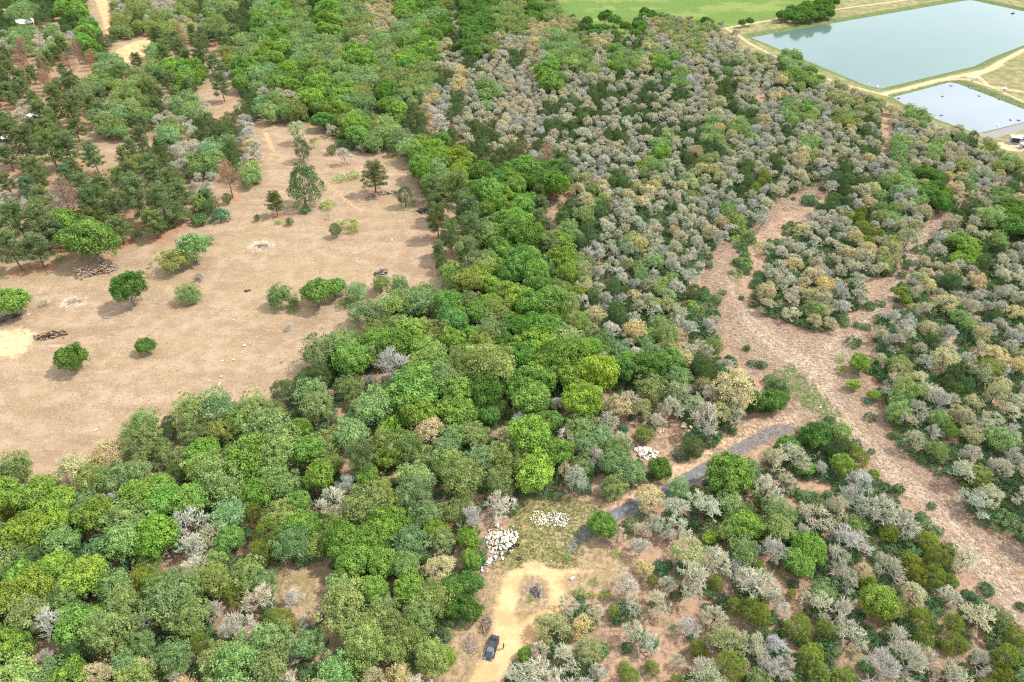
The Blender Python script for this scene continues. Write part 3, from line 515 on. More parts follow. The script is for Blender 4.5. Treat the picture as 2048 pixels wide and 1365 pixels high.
# ------------------------------------------------------------------ water
def water(name, poly, grow, z, m):
    c = poly.mean(0); pts = [tuple(p + (p - c) / np.linalg.norm(p - c) * grow) for p in poly]
    bm = bmesh.new(); f = bm.faces.new([bm.verts.new((a, b, z)) for a, b in pts]); bmesh.ops.triangulate(bm, faces=[f])
    tag(bm_obj(name, bm, m), kind='structure')
def water_mat(name, body, rough, wave, streak):
    m = bpy.data.materials.new(name); m.use_nodes = True; t = m.node_tree; b = t.nodes['Principled BSDF']
    b.inputs['Base Color'].default_value = (*body, 1); b.inputs['Roughness'].default_value = rough; b.inputs['IOR'].default_value = 1.33; b.inputs['Specular IOR Level'].default_value = .5
    g = t.nodes.new("ShaderNodeNewGeometry"); n = t.nodes.new("ShaderNodeTexNoise"); n.inputs['Scale'].default_value = 1.1; n.inputs['Detail'].default_value = 4
    mp_ = t.nodes.new("ShaderNodeMapping"); mp_.inputs['Scale'].default_value = (1, .5, 1); mp_.inputs['Rotation'].default_value = (0, 0, .6)
    t.links.new(g.outputs['Position'], mp_.inputs[0]); t.links.new(mp_.outputs[0], n.inputs['Vector'])
    n2 = t.nodes.new("ShaderNodeTexNoise"); n2.inputs['Scale'].default_value = .022; n2.inputs['Detail'].default_value = 4; n2.inputs['Distortion'].default_value = .8
    mp2 = t.nodes.new("ShaderNodeMapping"); mp2.inputs['Scale'].default_value = (.5, 2.6, 1); mp2.inputs['Rotation'].default_value = (0, 0, math.radians(58))
    t.links.new(g.outputs['Position'], mp2.inputs[0]); t.links.new(mp2.outputs[0], n2.inputs['Vector'])
    mr = t.nodes.new("ShaderNodeMapRange"); mr.inputs['From Min'].default_value = .42; mr.inputs['From Max'].default_value = .6
    mr.inputs['To Min'].default_value = wave * (1 - streak); mr.inputs['To Max'].default_value = wave
    t.links.new(n2.outputs['Fac'], mr.inputs[0])
    bp_ = t.nodes.new("ShaderNodeBump"); bp_.inputs['Distance'].default_value = .08
    t.links.new(mr.outputs[0], bp_.inputs['Strength']); t.links.new(n.outputs['Fac'], bp_.inputs['Height']); t.links.new(bp_.outputs[0], b.inputs['Normal'])
    return m
water("large_pond_water", POND_A, 1.2, -1.0, water_mat("pond_water", (.080, .130, .108), .08, .5, .95))
water("small_pond_water", POND_B, 1.2, -1.0, water_mat("still_water", (.155, .18, .195), .05, .08, .8))  # pale body colour has the bright cloud reflection painted into it
cl, cw = CREEK, [1.2, 2.4, 3.0, 2.4, 1.2]; bm = bmesh.new(); rows = []
for i, p in enumerate(cl):
    d = cl[min(i + 1, len(cl) - 1)] - cl[max(i - 1, 0)]; d = np.array([-d[1], d[0]]) / np.linalg.norm(d)
    rows.append([bm.verts.new((*(p + d * cw[i]), -.3)), bm.verts.new((*(p - d * cw[i]), -.3))])
for a, b in zip(rows, rows[1:]): bm.faces.new((a[0], a[1], b[1], b[0]))
tag(bm_obj("creek_water", bm, mat("muddy_water", (.17, .065, .015), .15, spec=.4)), kind='structure')
# ------------------------------------------------------------------ tree builders (unit crown radius, foot at the origin)
def leaf_mat(name, trans=.3, vlo=.62, vhi=1.38, hue=True):
    m = bpy.data.materials.new(name); m.use_nodes = True; t = m.node_tree; n = t.nodes; l = t.links
    for x in list(n): n.remove(x)
    out = n.new("ShaderNodeOutputMaterial"); d = n.new("ShaderNodeBsdfDiffuse"); tr = n.new("ShaderNodeBsdfTranslucent"); mx = n.new("ShaderNodeMixShader"); mx.inputs[0].default_value = trans
    a = n.new("ShaderNodeAttribute"); a.attribute_type = 'INSTANCER'; a.attribute_name = 'tint'
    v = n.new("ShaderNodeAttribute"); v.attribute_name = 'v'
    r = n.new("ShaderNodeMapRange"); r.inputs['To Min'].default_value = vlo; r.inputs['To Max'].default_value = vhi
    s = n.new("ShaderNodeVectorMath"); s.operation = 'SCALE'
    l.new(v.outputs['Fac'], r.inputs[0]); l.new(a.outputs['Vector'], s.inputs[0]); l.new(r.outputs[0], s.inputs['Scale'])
    h = n.new("ShaderNodeHueSaturation"); hv = n.new("ShaderNodeMapRange"); hv.inputs['To Min'].default_value = .515; hv.inputs['To Max'].default_value = .487
    l.new(v.outputs['Fac'], hv.inputs[0]); l.new(hv.outputs[0], h.inputs['Hue']); l.new(s.outputs[0], h.inputs['Color'])
    l.new(h.outputs[0], d.inputs[0]); l.new(h.outputs[0], tr.inputs[0]); l.new(d.outputs[0], mx.inputs[1]); l.new(tr.outputs[0], mx.inputs[2]); l.new(mx.outputs[0], out.inputs[0])
    return m
def twig_mat(name, base, k):
    """bark of fine twigs: BASE mixed with K of the tree's own tint"""
    m = bpy.data.materials.new(name); m.use_nodes = True; t = m.node_tree; n = t.nodes; l = t.links
    for x in list(n): n.remove(x)
    out = n.new("ShaderNodeOutputMaterial"); d = n.new("ShaderNodeBsdfDiffuse"); a = n.new("ShaderNodeAttribute"); a.attribute_type = 'INSTANCER'; a.attribute_name = 'tint'
    x = n.new("ShaderNodeMix"); x.data_type = 'RGBA'; x.inputs['Factor'].default_value = k; x.inputs['A'].default_value = (*base, 1)
    v = n.new("ShaderNodeAttribute"); v.attribute_name = 'v'; r = n.new("ShaderNodeMapRange"); r.inputs['To Min'].default_value = .7; r.inputs['To Max'].default_value = 1.3
    s = n.new("ShaderNodeVectorMath"); s.operation = 'SCALE'
    l.new(a.outputs['Color'], x.inputs['B']); l.new(x.outputs['Result'], s.inputs[0]); l.new(v.outputs['Fac'], r.inputs[0]); l.new(r.outputs[0], s.inputs['Scale']); l.new(s.outputs[0], d.inputs[0]); l.new(d.outputs[0], out.inputs[0])
    return m
M_LEAF = leaf_mat("leaves", .38); M_NEEDLE = leaf_mat("needles", .18, .6, 1.4)
M_TWIG = twig_mat("lichen_twigs", (.385, .37, .285), .5); M_TWIGB = twig_mat("green_twigs", (.33, .34, .20), .65); M_TWIGD = twig_mat("grey_twigs", (.20, .18, .155), .25)
M_BARK = mat("bark", (.15, .125, .105), noise=.35, nscale=6); M_PALEBARK = mat("pale_bark", (.36, .335, .30), noise=.3, nscale=6); M_PINEBARK = mat("pine_bark", (.14, .085, .06), noise=.35, nscale=6)

def unit(v): return v / np.maximum(np.linalg.norm(v, axis=-1, keepdims=True), 1e-9)
def tubes(A, Bp, ra, rb, sides=3):
    n = len(A); d = unit(Bp - A); ref = np.where(np.abs(d[:, 2:3]) > .9, np.array([[1., 0, 0]]), np.array([[0, 0, 1.]]))
    u = unit(np.cross(d, ref)); w = np.cross(d, u); k = np.arange(sides) * 2 * np.pi / sides
    ring = u[:, None] * np.cos(k)[None, :, None] + w[:, None] * np.sin(k)[None, :, None]
    V = np.concatenate([A[:, None] + ring * ra[:, None, None], Bp[:, None] + ring * rb[:, None, None]], 1).reshape(-1, 3)
    b = np.arange(n)[:, None, None] * 2 * sides; i = np.arange(sides)
    q = np.stack([i, (i + 1) % sides, (i + 1) % sides + sides, i + sides], -1)[None] + b
    return V, q.reshape(-1, 4)
def leafquads(C, Nm, size, rng, aspect=.7, jit=.6):
    n = len(C); nn = unit(Nm + rng.normal(0, jit, (n, 3))); a = unit(np.cross(nn, rng.normal(0, 1, (n, 3)))); b = np.cross(nn, a)
    s = (size * rng.uniform(.7, 1.3, n))[:, None]
    V = np.stack([C - a * s, C - b * s * aspect + nn * s * .18, C + a * s, C + b * s * aspect + nn * s * .18], 1).reshape(-1, 3)
    return V, np.arange(4 * n).reshape(n, 4)
def skeleton(rng, th, counts, reach, flat=1.0, up=.35, spread=.75, lean=.0):
    """limbs that fork outwards; reach = how far out each level ends; crown centre at height th + ~.3"""
    segs = []                                             # (A, B, level)
    top = np.array([[rng.normal(0, .05), rng.normal(0, .05), th]])
    P0 = top; D = np.array([[0, 0, 1.]])
    c = np.array([0, 0, th - .1]); env = bumpy(rng, 10, .2)
    for lv, (k, rr) in enumerate(zip(counts, reach)):
        n = len(P0) * k; p = np.repeat(P0, k, 0)
        if lv == 0:
            az = (np.arange(k) + rng.uniform(-.3, .3, k)) * 2 * np.pi / k; el = rng.uniform(.12, 1.25, k); el[0] = 1.45
            d = np.stack([np.cos(az) * np.cos(el), np.sin(az) * np.cos(el), np.sin(el)], 1)
            p = p - np.array([0, 0, 1]) * (rng.uniform(0, .3, k) * (el < .9))[:, None]
        else:
            d = unit(np.repeat(D, k, 0) + rng.normal(0, spread, (n, 3)) * np.array([1, 1, .8]) + np.array([0, 0, up * .4]))
        tgt_r = rr * rng.uniform(.70, 1.2, n)
        e = p + d * (reach[lv] - (reach[lv - 1] if lv else 0)) * rng.uniform(.8, 1.35, n)[:, None]
        v = (e - c); v[:, 2] /= flat; r = np.linalg.norm(v, axis=1)
        over = np.clip(tgt_r * 1.12 * env(unit(v)) / np.maximum(r, 1e-6), 0, 1); v *= over[:, None]; v[:, 2] *= flat; e = c + v
        e[:, 2] = np.maximum(e[:, 2], th * .35)
        mid = (p + e) / 2 + rng.normal(0, .035 * (1 if lv < 3 else .5), (n, 3))
        segs.append((p, mid, e, lv)); P0 = e; D = unit(e - mid)
    return segs
def skel_mesh(segs, radii, frm, to, bend=True):
    Vs, Fs, o = [], [], 0
    for p, m, e, lv in segs:
        if not frm <= lv < to: continue
        r0, r1 = radii[lv], radii[lv + 1]; n = len(p)
        if bend and lv < 3:
            for a, b, x, y in ((p, m, r0, (r0 + r1) / 2), (m, e, (r0 + r1) / 2, r1)):
                V, F = tubes(a, b, np.full(n, x), np.full(n, y)); Vs.append(V); Fs.append(F + o); o += len(V)
        else:
            V, F = tubes(p, e, np.full(n, r0), np.full(n, r1)); Vs.append(V); Fs.append(F + o); o += len(V)
    return np.concatenate(Vs), np.concatenate(Fs)
def trunk_mesh(name, segs, th, r0, radii, bark, rng, lean=0.06):
    b = np.array([[0, 0, -.12]]); f = np.array([[0, 0, .06]]); m = np.array([[rng.normal(0, lean), rng.normal(0, lean), th * .5]]); t = segs[0][0].mean(0, keepdims=True)
    Vs, Fs, o = [], [], 0
    for A, Bq, x, y in ((b, f, r0 * 1.8, r0 * 1.15), (f, m, r0 * 1.15, r0 * .85), (m, t, r0 * .85, radii[0])):
        V, F = tubes(A, Bq, np.array([x]), np.array([y]), 7); Vs.append(V); Fs.append(F + o); o += len(V)
    V, F = skel_mesh(segs, radii, 0, 1); Vs.append(V); Fs.append(F + o)
    V = np.concatenate(Vs); return mesh_np(name, V, [np.concatenate(Fs)], [bark], smooth=True)
def bumpy(rng, n=12, amp=.16):
    K = unit(rng.normal(0, 1, (n, 3))); A = rng.uniform(-1, 1.2, n) * amp
    return lambda D: .94 + (A * np.exp(-8 * (1 - D @ K.T))).sum(1) * 1.7
def shell(rng, n, zmin=-.45):
    i = np.arange(n) + .5; z = 1 - (1 - zmin) * i / n; a = i * 2.399963 + rng.uniform(0, 6); r = np.sqrt(np.clip(1 - z * z, 0, 1))
    return unit(np.stack([r * np.cos(a), r * np.sin(a), z], 1) + rng.normal(0, .12, (n, 3)))
def clumped(rng, th, n_cl, n_leaf, cr, flat, size, rz=.85, zmin=-.5, amp=.16, aspect=.7, jit=.55, taper=0.0, lift=0.0):
    """leaf masses: n_cl clumps on a bumpy crown, each a little dome of leaves"""
    D = shell(rng, n_cl, zmin); R = bumpy(rng, amp=amp)(D) * rng.uniform(.72, 1.06, n_cl) * (1 - cr * .6)
    C = D * R[:, None] * np.array([1, 1, rz]) + np.array([0, 0, th])
    if taper: k = np.clip((C[:, 2] - (th - rz)) / (2 * rz), 0, 1); C[:, :2] *= (1 - taper * k ** 1.3)[:, None]
    crs = cr * rng.uniform(.7, 1.25, n_cl); v_cl = rng.uniform(.15, .85, n_cl)
    d = unit(rng.normal(0, 1, (n_cl * n_leaf, 3)) + np.repeat(D * .8 + np.array([0, 0, .55 + lift]), n_leaf, 0))
    rad = rng.uniform(.55, 1.05, n_cl * n_leaf)
    pts = np.repeat(C, n_leaf, 0) + d * (np.repeat(crs, n_leaf) * rad)[:, None] * np.array([1, 1, flat])
    V, F = leafquads(pts, d, np.full(len(pts), size), rng, aspect, jit)
    v = np.repeat(np.clip(np.repeat(v_cl, n_leaf) + rng.normal(0, .16, len(pts)), 0, 1), 4)
    return V, F, v
def join(parts):
    """parts: (V, F, v, material index)"""
    Vs, Fs, vs, ms, o = [], [], [], [], 0
    for V, F, v, m in parts:
        Vs.append(V); Fs.append(F + o); vs.append(np.broadcast_to(v, (len(V),))); ms.append(np.full(len(F), m)); o += len(V)
    return np.concatenate(Vs), np.concatenate(Fs), np.concatenate(vs), np.concatenate(ms)
PROTO = {}
def add_proto(kind, trunk, V, F, v, mi, mats):
    crown = mesh_np(kind + "_crown", V, [F], mats, mi, {'v': v})
    # the same tree as one mesh, for the far ones
    tv = np.empty(len(trunk.vertices) * 3, np.float32); trunk.vertices.foreach_get("co", tv); tv = tv.reshape(-1, 3)
    tf = np.empty(len(trunk.loops), np.int32); trunk.loops.foreach_get("vertex_index", tf); tf = tf.reshape(-1, 4)
    one = mesh_np(kind, np.concatenate([V, tv]), [np.concatenate([F, tf + len(V)])], list(mats) + [trunk.materials[0]],
                  np.concatenate([mi, np.full(len(tf), len(mats))]), {'v': np.concatenate([v, np.full(len(tv), .5)])})
    PROTO.setdefault(kind, []).append((trunk, crown, one))
for s in range(5):                                        # full leaf: rounded billowing crown
    g = np.random.default_rng(100 + s); seg = skeleton(g, .75, (7, 4, 3), (.42, .72, .92)); rd = (.035, .022, .012, .006)
    V, F, v = clumped(g, 1.2, 76 + 8 * s, 72, .27, .85, .047, rz=.82, amp=.2)
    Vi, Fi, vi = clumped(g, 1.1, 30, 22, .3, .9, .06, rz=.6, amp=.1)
    Vt, Ft = skel_mesh(seg, rd, 1, 3)
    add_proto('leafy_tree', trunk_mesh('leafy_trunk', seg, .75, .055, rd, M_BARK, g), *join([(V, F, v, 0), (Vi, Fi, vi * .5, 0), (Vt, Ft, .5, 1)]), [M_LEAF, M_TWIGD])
for s in range(5):                                        # half in leaf: fine haze of leaves over radiating twigs
    g = np.random.default_rng(200 + s); seg = skeleton(g, .7, (8, 5, 5, 5), (.40, .68, .88, 1.04), spread=.5); rd = (.034, .02, .011, .0075, .005)
    ends = np.concatenate([seg[3][2], seg[3][1], seg[2][2]]); n = len(ends); k = 2 if s % 2 else 3
    C = np.repeat(ends, k, 0) + g.normal(0, .055, (n * k, 3)); Nn = unit(C - np.array([0, 0, .7])) + np.array([0, 0, .5])
    Vl, Fl = leafquads(C, Nn, np.full(len(C), .036), g, .65, .6); vv = np.repeat(np.clip(.5 + .28 * np.sin(C[:, 0] * 7 + s) * np.cos(C[:, 1] * 6) + g.normal(0, .15, len(C)), 0, 1), 4)
    V2, F2, v2 = clumped(g, 1.12, 40, 42, .24, .85, .042, rz=.78, amp=.15)
    Vt, Ft = skel_mesh(seg, rd, 1, 4)
    add_proto('budding_tree', trunk_mesh('budding_trunk', seg, .7, .05, rd, M_BARK, g), *join([(Vl, Fl, vv, 0), (V2, F2, v2 * .85, 0), (Vt, Ft, .7, 1)]), [M_LEAF, M_TWIGB])
def twiggy(kind, seed, n, counts, reach, rd, buds, bsize, bark, tw, th=.85, up=.45, spread=.55, zf=.9, clump=0, drop=0):
    for s in range(n):
        g = np.random.default_rng(seed + s); seg = skeleton(g, th, counts, reach, flat=zf, up=up, spread=spread)
        parts = []
        Vt, Ft = skel_mesh(seg, rd, 1, len(counts)); parts.append((Vt, Ft, np.repeat(g.uniform(.2, .9, len(Vt) // 6), 6), 1))
        if buds:
            e = np.concatenate([seg[-1][2], seg[-1][1]]); e = e[g.random(len(e)) > drop]; C = np.repeat(e, buds, 0) + g.normal(0, .035, (len(e) * buds, 3))
            Vl, Fl = leafquads(C, unit(C - np.array([0, 0, th])) + np.array([0, 0, .6]), np.full(len(C), bsize), g, .6, .6)
            lob = np.clip(.5 + .35 * np.sin(C[:, 0] * 8 + s * 2) * np.cos(C[:, 1] * 7 + C[:, 2] * 5) + g.normal(0, .15, len(C)), 0, 1)
            parts.insert(0, (Vl, Fl, np.repeat(lob, 4), 0))
        if clump:
            V2, F2, v2 = clumped(g, th + .3, 46, clump, .2, .8, bsize * 1.15, rz=.7, amp=.2); parts.insert(0, (V2, F2, v2, 0))
        add_proto(kind, trunk_mesh(kind.split('_')[0] + '_trunk', seg, th, .045, rd, bark, g, .09), *join(parts), [M_LEAF, tw])
twiggy('oak_tree', 300, 7, (8, 4, 4, 6), (.46, .74, .95, 1.14), (.036, .025, .017, .0115, .0075), 1, .031, M_BARK, M_TWIG, spread=.55, zf=1.1, up=.6, th=.75, drop=.68)
twiggy('flowering_oak', 400, 4, (7, 5, 4, 5), (.44, .72, .92, 1.10), (.036, .022, .014, .010, .007), 2, .034, M_BARK, M_TWIG, spread=.55, clump=14, zf=1.05)
twiggy('bare_tree', 500, 4, (8, 5, 4, 6), (.45, .72, .93, 1.15), (.034, .022, .014, .0095, .005), 0, .03, M_PALEBARK, M_TWIG, spread=.42, th=.65, zf=1.15, up=.6)
for s in range(4):                                        # juniper: dense, ragged, drawn out upwards
    g = np.random.default_rng(600 + s); seg = skeleton(g, .5, (7, 4, 3), (.42, .72, .92), flat=1.4); rd = (.035, .022, .012, .006)
    V, F, v = clumped(g, 1.12, 110, 52, .22, 1.25, .038, rz=1.08, zmin=-.8, amp=.25, aspect=.45, jit=.7, taper=.42, lift=.4)
    Vt, Ft = skel_mesh(seg, rd, 1, 3)
    add_proto('juniper_tree', trunk_mesh('juniper_trunk', seg, .5, .06, rd, M_BARK, g), *join([(V, F, v, 0), (Vt, Ft, .5, 1)]), [M_NEEDLE, M_TWIGD])
for kind, seed, n, nl, tw in (('pine_tree', 700, 5, 72, M_TWIGD), ('dead_pine', 760, 2, 16, M_TWIGD)):
    for s in range(n):                                    # loblolly pine: tall bole, whorls of limbs with rounded needle tufts
        g = np.random.default_rng(seed + s); A, E = [], []
        for k in range(36):
            z = .85 + 1.95 * (k / 35) ** .9; az = k * 2.4 + g.uniform(-.4, .4); t = (z - .85) / 1.95
            ln = (1.02 - .62 * t ** 1.6) * g.uniform(.72, 1.08) * (.8 if t < .12 else 1)
            A.append((0, 0, z - .1)); E.append((math.cos(az) * ln, math.sin(az) * ln, z + .12 + .3 * t + g.uniform(-.05, .1)))
        A.append((0, 0, 2.7)); E.append((.03, 0, 3.0)); A, E = np.array(A), np.array(E)
        tr = tubes(np.array([[0, 0, -.1], [0.02, 0, 1.2]]), np.array([[0.02, 0, 1.2], [.02, 0, 2.85]]), np.array([.06, .045]), np.array([.045, .015]), 7)
        trunk = mesh_np(kind.split('_')[0] + '_bole', tr[0], [tr[1]], [M_PINEBARK], smooth=True)
        Vt, Ft = tubes(A, E, np.full(len(A), .018), np.full(len(A), .008))
        sub = [(e * f + a * (1 - f) + g.normal(0, .09 if f < 1 else .03, 3), f) for a, e in zip(A, E) for f in (1, .84, .66, .42)]
        Cc = np.array([q[0] for q in sub]); m_ = len(Cc); d = unit(g.normal(0, 1, (m_ * nl, 3)) + np.array([0, 0, .35]))
        ct = np.repeat(g.uniform(.15, .25, m_), nl); pts = np.repeat(Cc, nl, 0) + d * (ct * g.uniform(.5, 1.05, m_ * nl))[:, None] * np.array([1, 1, .62])
        Vl, Fl = leafquads(pts, unit(np.cross(d, g.normal(0, 1, d.shape))) + d * .6, np.full(len(pts), .046), g, .36 if kind == 'pine_tree' else .2, .4)
        vv = np.repeat(np.clip(np.repeat(g.uniform(.15, .85, m_), nl) + g.normal(0, .15, len(pts)), 0, 1), 4)
        A2 = np.repeat(Cc, 3, 0); Vs_, Fs_ = tubes(A2, A2 + g.normal(0, .12, A2.shape), np.full(len(A2), .008), np.full(len(A2), .004))
        add_proto(kind, trunk, *join([(Vl, Fl, vv, 0), (Vt, Ft, .5, 1), (Vs_, Fs_, .5, 1)]), [M_NEEDLE, tw])
for kind, seed, n, ncl, nl, sz in (('yaupon_shrub', 800, 4, 26, 46, .075), ('young_bush', 850, 3, 18, 30, .085)):
    for s in range(n):
        g = np.random.default_rng(seed + s)
        V, F, v = clumped(g, .42, ncl, nl, .34, .9, sz, rz=.62, zmin=-.4, amp=.35, aspect=.6, jit=.6, lift=.3)
        k = 7; az = g.uniform(0, 6.3, k); E = np.stack([np.cos(az) * .6, np.sin(az) * .6, g.uniform(.4, .8, k)], 1)
        Vt, Ft = tubes(np.zeros((k, 3)) - np.array([0, 0, .05]), E, np.full(k, .03), np.full(k, .012))
        trunk = mesh_np('shrub_stems', Vt, [Ft], [M_BARK])
        add_proto(kind, trunk, V, F, v, np.zeros(len(F), int), [M_LEAF])

# ------------------------------------------------------------------ labels from what stands near
LAND = [("black car", 984, 1297), ("dirt loop", 1066, 1190), ("white rubble heap", 1000, 1078), ("yellowish rubble heap", 1097, 1036), ("dead forked snag", 1204, 990),
        ("wooded rubble heap", 1290, 905), ("asphalt's upper end", 1572, 856), ("asphalt's lower end", 1130, 1115), ("clearing junction", 1640, 745), ("silvery leafless tree", 792, 740),
        ("orange creek", 655, 866), ("fallen dark trunk", 650, 1232), ("forest glade", 590, 1180), ("log pile", 190, 542), ("dark windrow", 100, 673), ("pale sand patch", 30, 685),
        ("fence-side round tree", 257, 605), ("lone big evergreen", 604, 400), ("narrow windrow", 770, 388), ("tall dead snag", 877, 262), ("rust-topped pine", 1100, 330),
        ("cleared lane's mouth", 1870, 450), ("large pond's near corner", 1757, 176), ("large pond's far corner", 1503, 74), ("small pond's near corner", 1960, 266), ("meadow trees", 1215, 45),
        ("white-roofed shed", 52, 48), ("sandy opening", 265, 100), ("black cows", 195, 326), ("sandy track", 540, 285), ("meadow edge", 1110, 40), ("brown clearing", 1590, 410),
        ("lane bend", 1780, 600), ("clearing's lower reach", 1950, 1130), ("pasture's lower tip", 240, 960), ("pasture's eastern tip", 725, 635)]
LAND = [(n, *at(x, y)) for n, x, y in LAND]
WORDS = {'G': 'deep green leafy tree', 'g': 'bright green leafy tree', 'l': 'yellow-green leafy tree', 's': 'sage green tree half in leaf', 'e': 'olive green tree half in leaf', 'y': 'tan flowering oak', 'f': 'pale green-tan oak',
         'o': 'grey-tan budding oak', 'w': 'bare pale grey tree', 'j': 'dark juniper', 'J': 'olive juniper', 'p': 'dark green pine', 'r': 'rust-brown dead pine', 'b': 'dark yaupon shrub', 'k': 'fresh green young bush'}
SIZE = {'G': (3.4, 4.2), 'g': (3.5, 4.6), 'l': (3.3, 4.3), 's': (3.3, 4.4), 'e': (3.1, 4.1), 'y': (2.8, 3.4), 'f': (2.6, 3.2), 'o': (2.5, 3.1), 'w': (2.4, 3.2), 'j': (2.1, 2.8), 'J': (2.1, 2.8), 'p': (3.3, 4.1), 'r': (2.9, 3.3), 'b': (1.1, 1.5), 'k': (.7, 1.1)}
GROUP = {'leafy_tree': 'trees in full spring leaf', 'budding_tree': 'trees half in leaf', 'flowering_oak': 'tan flowering oaks', 'oak_tree': 'budding oaks in the woodland', 'bare_tree': 'bare grey trees', 'juniper_tree': 'junipers',
         'pine_tree': 'pines', 'dead_pine': 'dead brown pines', 'yaupon_shrub': 'yaupon thickets', 'young_bush': 'young green bushes'}
NUM = "zero one two three four five six seven eight nine ten eleven twelve thirteen fourteen fifteen sixteen seventeen eighteen nineteen twenty".split()
TENS = {20: 'twenty', 30: 'thirty', 40: 'forty', 50: 'fifty', 60: 'sixty', 70: 'seventy', 80: 'eighty', 90: 'ninety'}
def say(n):
    n = int(n); return NUM[n] if n < 20 else TENS[n // 10 * 10] + ('-' + NUM[n % 10] if n % 10 else '') if n < 100 else 'a hundred'
SHORT = {'G': 'deep green tree', 'g': 'bright green tree', 'l': 'yellow-green tree', 's': 'sage green tree', 'e': 'olive green tree', 'y': 'tan oak', 'f': 'pale green-tan oak', 'o': 'grey-tan oak', 'w': 'bare grey tree', 'j': 'dark juniper',
         'J': 'olive juniper', 'p': 'pine', 'r': 'brown dead pine', 'b': 'dark shrub', 'k': 'young bush'}
used = set()
BIGT = [t for t in TREES if t[0] not in 'bk']; TXY = np.array([(t[1], t[2]) for t in BIGT])
def describe(c, x, y, r, px):
    """kind and size, then the tree beside it, then the nearest landmark"""
    ds = sorted(LAND, key=lambda q: (q[1] - x) ** 2 + (q[2] - y) ** 2)
    lo, hi = SIZE[c]; sz = 'small ' if r < lo else 'large ' if r > hi else ''
    d2 = (TXY[:, 0] - x) ** 2 + (TXY[:, 1] - y) ** 2; near = [BIGT[i] for i in np.argsort(d2)[:5] if d2[i] > .01][:3]
    for q in ds[:4]:
        dx, dy = x - q[1], y - q[2]; n = max(1, round(math.hypot(dx, dy)))
        if abs(dx) > abs(dy): way = 'right of' if dx > 0 else 'left of'
        else: way = 'beyond' if dy > 0 else 'short of'
        for t in near:
            ex, ey = x - t[1], y - t[2]; s_ = 'beside' if abs(ex) > abs(ey) else ('behind' if ey > 0 else 'before')
            k = f"{sz}{WORDS[c]} {s_} {'an' if SHORT[t[0]][0] in 'aeiou' else 'a'} {SHORT[t[0]]}, {say(n)} metres {way} {q[0]}"
            if len(k.split()) > 16: k = k.replace(' half in leaf', '')
            if len(k.split()) > 16 and sz: k = k[len(sz):]
            if len(k.split()) <= 16 and k not in used: used.add(k); return k
    return k

# ------------------------------------------------------------------ planting
SPECIAL = {(792, 731): "broad bare silvery-grey tree with upswept branches, biggest leafless crown amid the green", (1204, 978): "dead forked snag at the edge of the glade",
           (877, 238): "tall dead snag with bleached side branches standing above dark trees", (1098, 316): "rust-orange topped dead pine among deep green crowns", (455, 355): "rust-brown dead pine at the pasture's wooded edge",
           (257, 578): "round bright green tree alone in the pasture beside the fence", (139, 714): "round green tree alone in the lower pasture", (290, 690): "small upright green tree alone mid-pasture",
           (218, 899): "golden tan oak with green core at the pasture's lower edge", (604, 372): "large dense dark evergreen standing alone at the pasture's far edge"}
def tint(c, r_):
    t = np.array(TINT[c]); t = t * r_.uniform(.82, 1.18); w_ = r_.normal(0, .05); t = t * np.array([1 + w_, 1, 1 - 2.0 * w_])
    return np.clip(t * (1 + r_.normal(0, 1, 3) * np.array([.035, .035, .035])), .008, .6)
by = {}
for t in TREES:
    k = KIND[t[0]]; d = t[2] * cp_ + CAM_H * sp_; u, v = pix(t[1], t[2], ZC[k] * t[3]); inside = -20 < u < 2068 and -12 < v < 1380
    by.setdefault(k, []).append((t, t[3] / d * FPX, inside, u, v))
counts = {}
rest = {}
for k, lst in by.items():
    lst.sort(key=lambda q: -(q[1] + (1000 if q[0][4] else 0)) if q[2] else 0)
    ind = [q for q in lst if q[2]][:300]; ids = {id(q) for q in ind}; rest[k] = [q for q in lst if id(q) not in ids]; counts[k] = (len(ind), len(rest[k]))
    for i, (t, px, _, u, v) in enumerate(ind):
        c, x, y, r, marked = t; rr = np.random.default_rng(int(x * 131 + y * 977) & 0xffffff); tr, cw_, one = PROTO[k][rr.integers(len(PROTO[k]))]
        z = hz(x, y); rz = rr.uniform(0, 6.28); tn = [float(a) for a in tint(c, rr)]; sz_ = (r * rr.uniform(.86, 1.2), r * rr.uniform(.86, 1.2), r * rr.uniform(.82, 1.2) * (.86 if c == 'p' else 1))
        key = next((q for q in SPECIAL if abs(q[0] - u) < 4 and abs(q[1] - v) < 6 and marked), None)
        lab = SPECIAL[key] if key else describe(c, x, y, r, px)
        if px > 13 or marked and px > 9:
            e = bpy.data.objects.new(k, None); col.objects.link(e); e.location = (x, y, z); e.rotation_euler = (rr.normal(0, .04), rr.normal(0, .04), rz); e.scale = sz_
            a = bpy.data.objects.new('stems' if 'shrub' in k or 'bush' in k else 'trunk', tr); col.objects.link(a); a.parent = e
            b = bpy.data.objects.new('crown', cw_); col.objects.link(b); b.parent = e; b['tint'] = tn
        else:
            e = bpy.data.objects.new(k, one); col.objects.link(e); e.location = (x, y, z); e.rotation_euler = (0, 0, rz); e.scale = sz_; e['tint'] = tn
        tag(e, lab, 'shrub' if 'shrub' in k or 'bush' in k else 'tree', GROUP[k])
print("TREES", counts, "total", len(TREES))
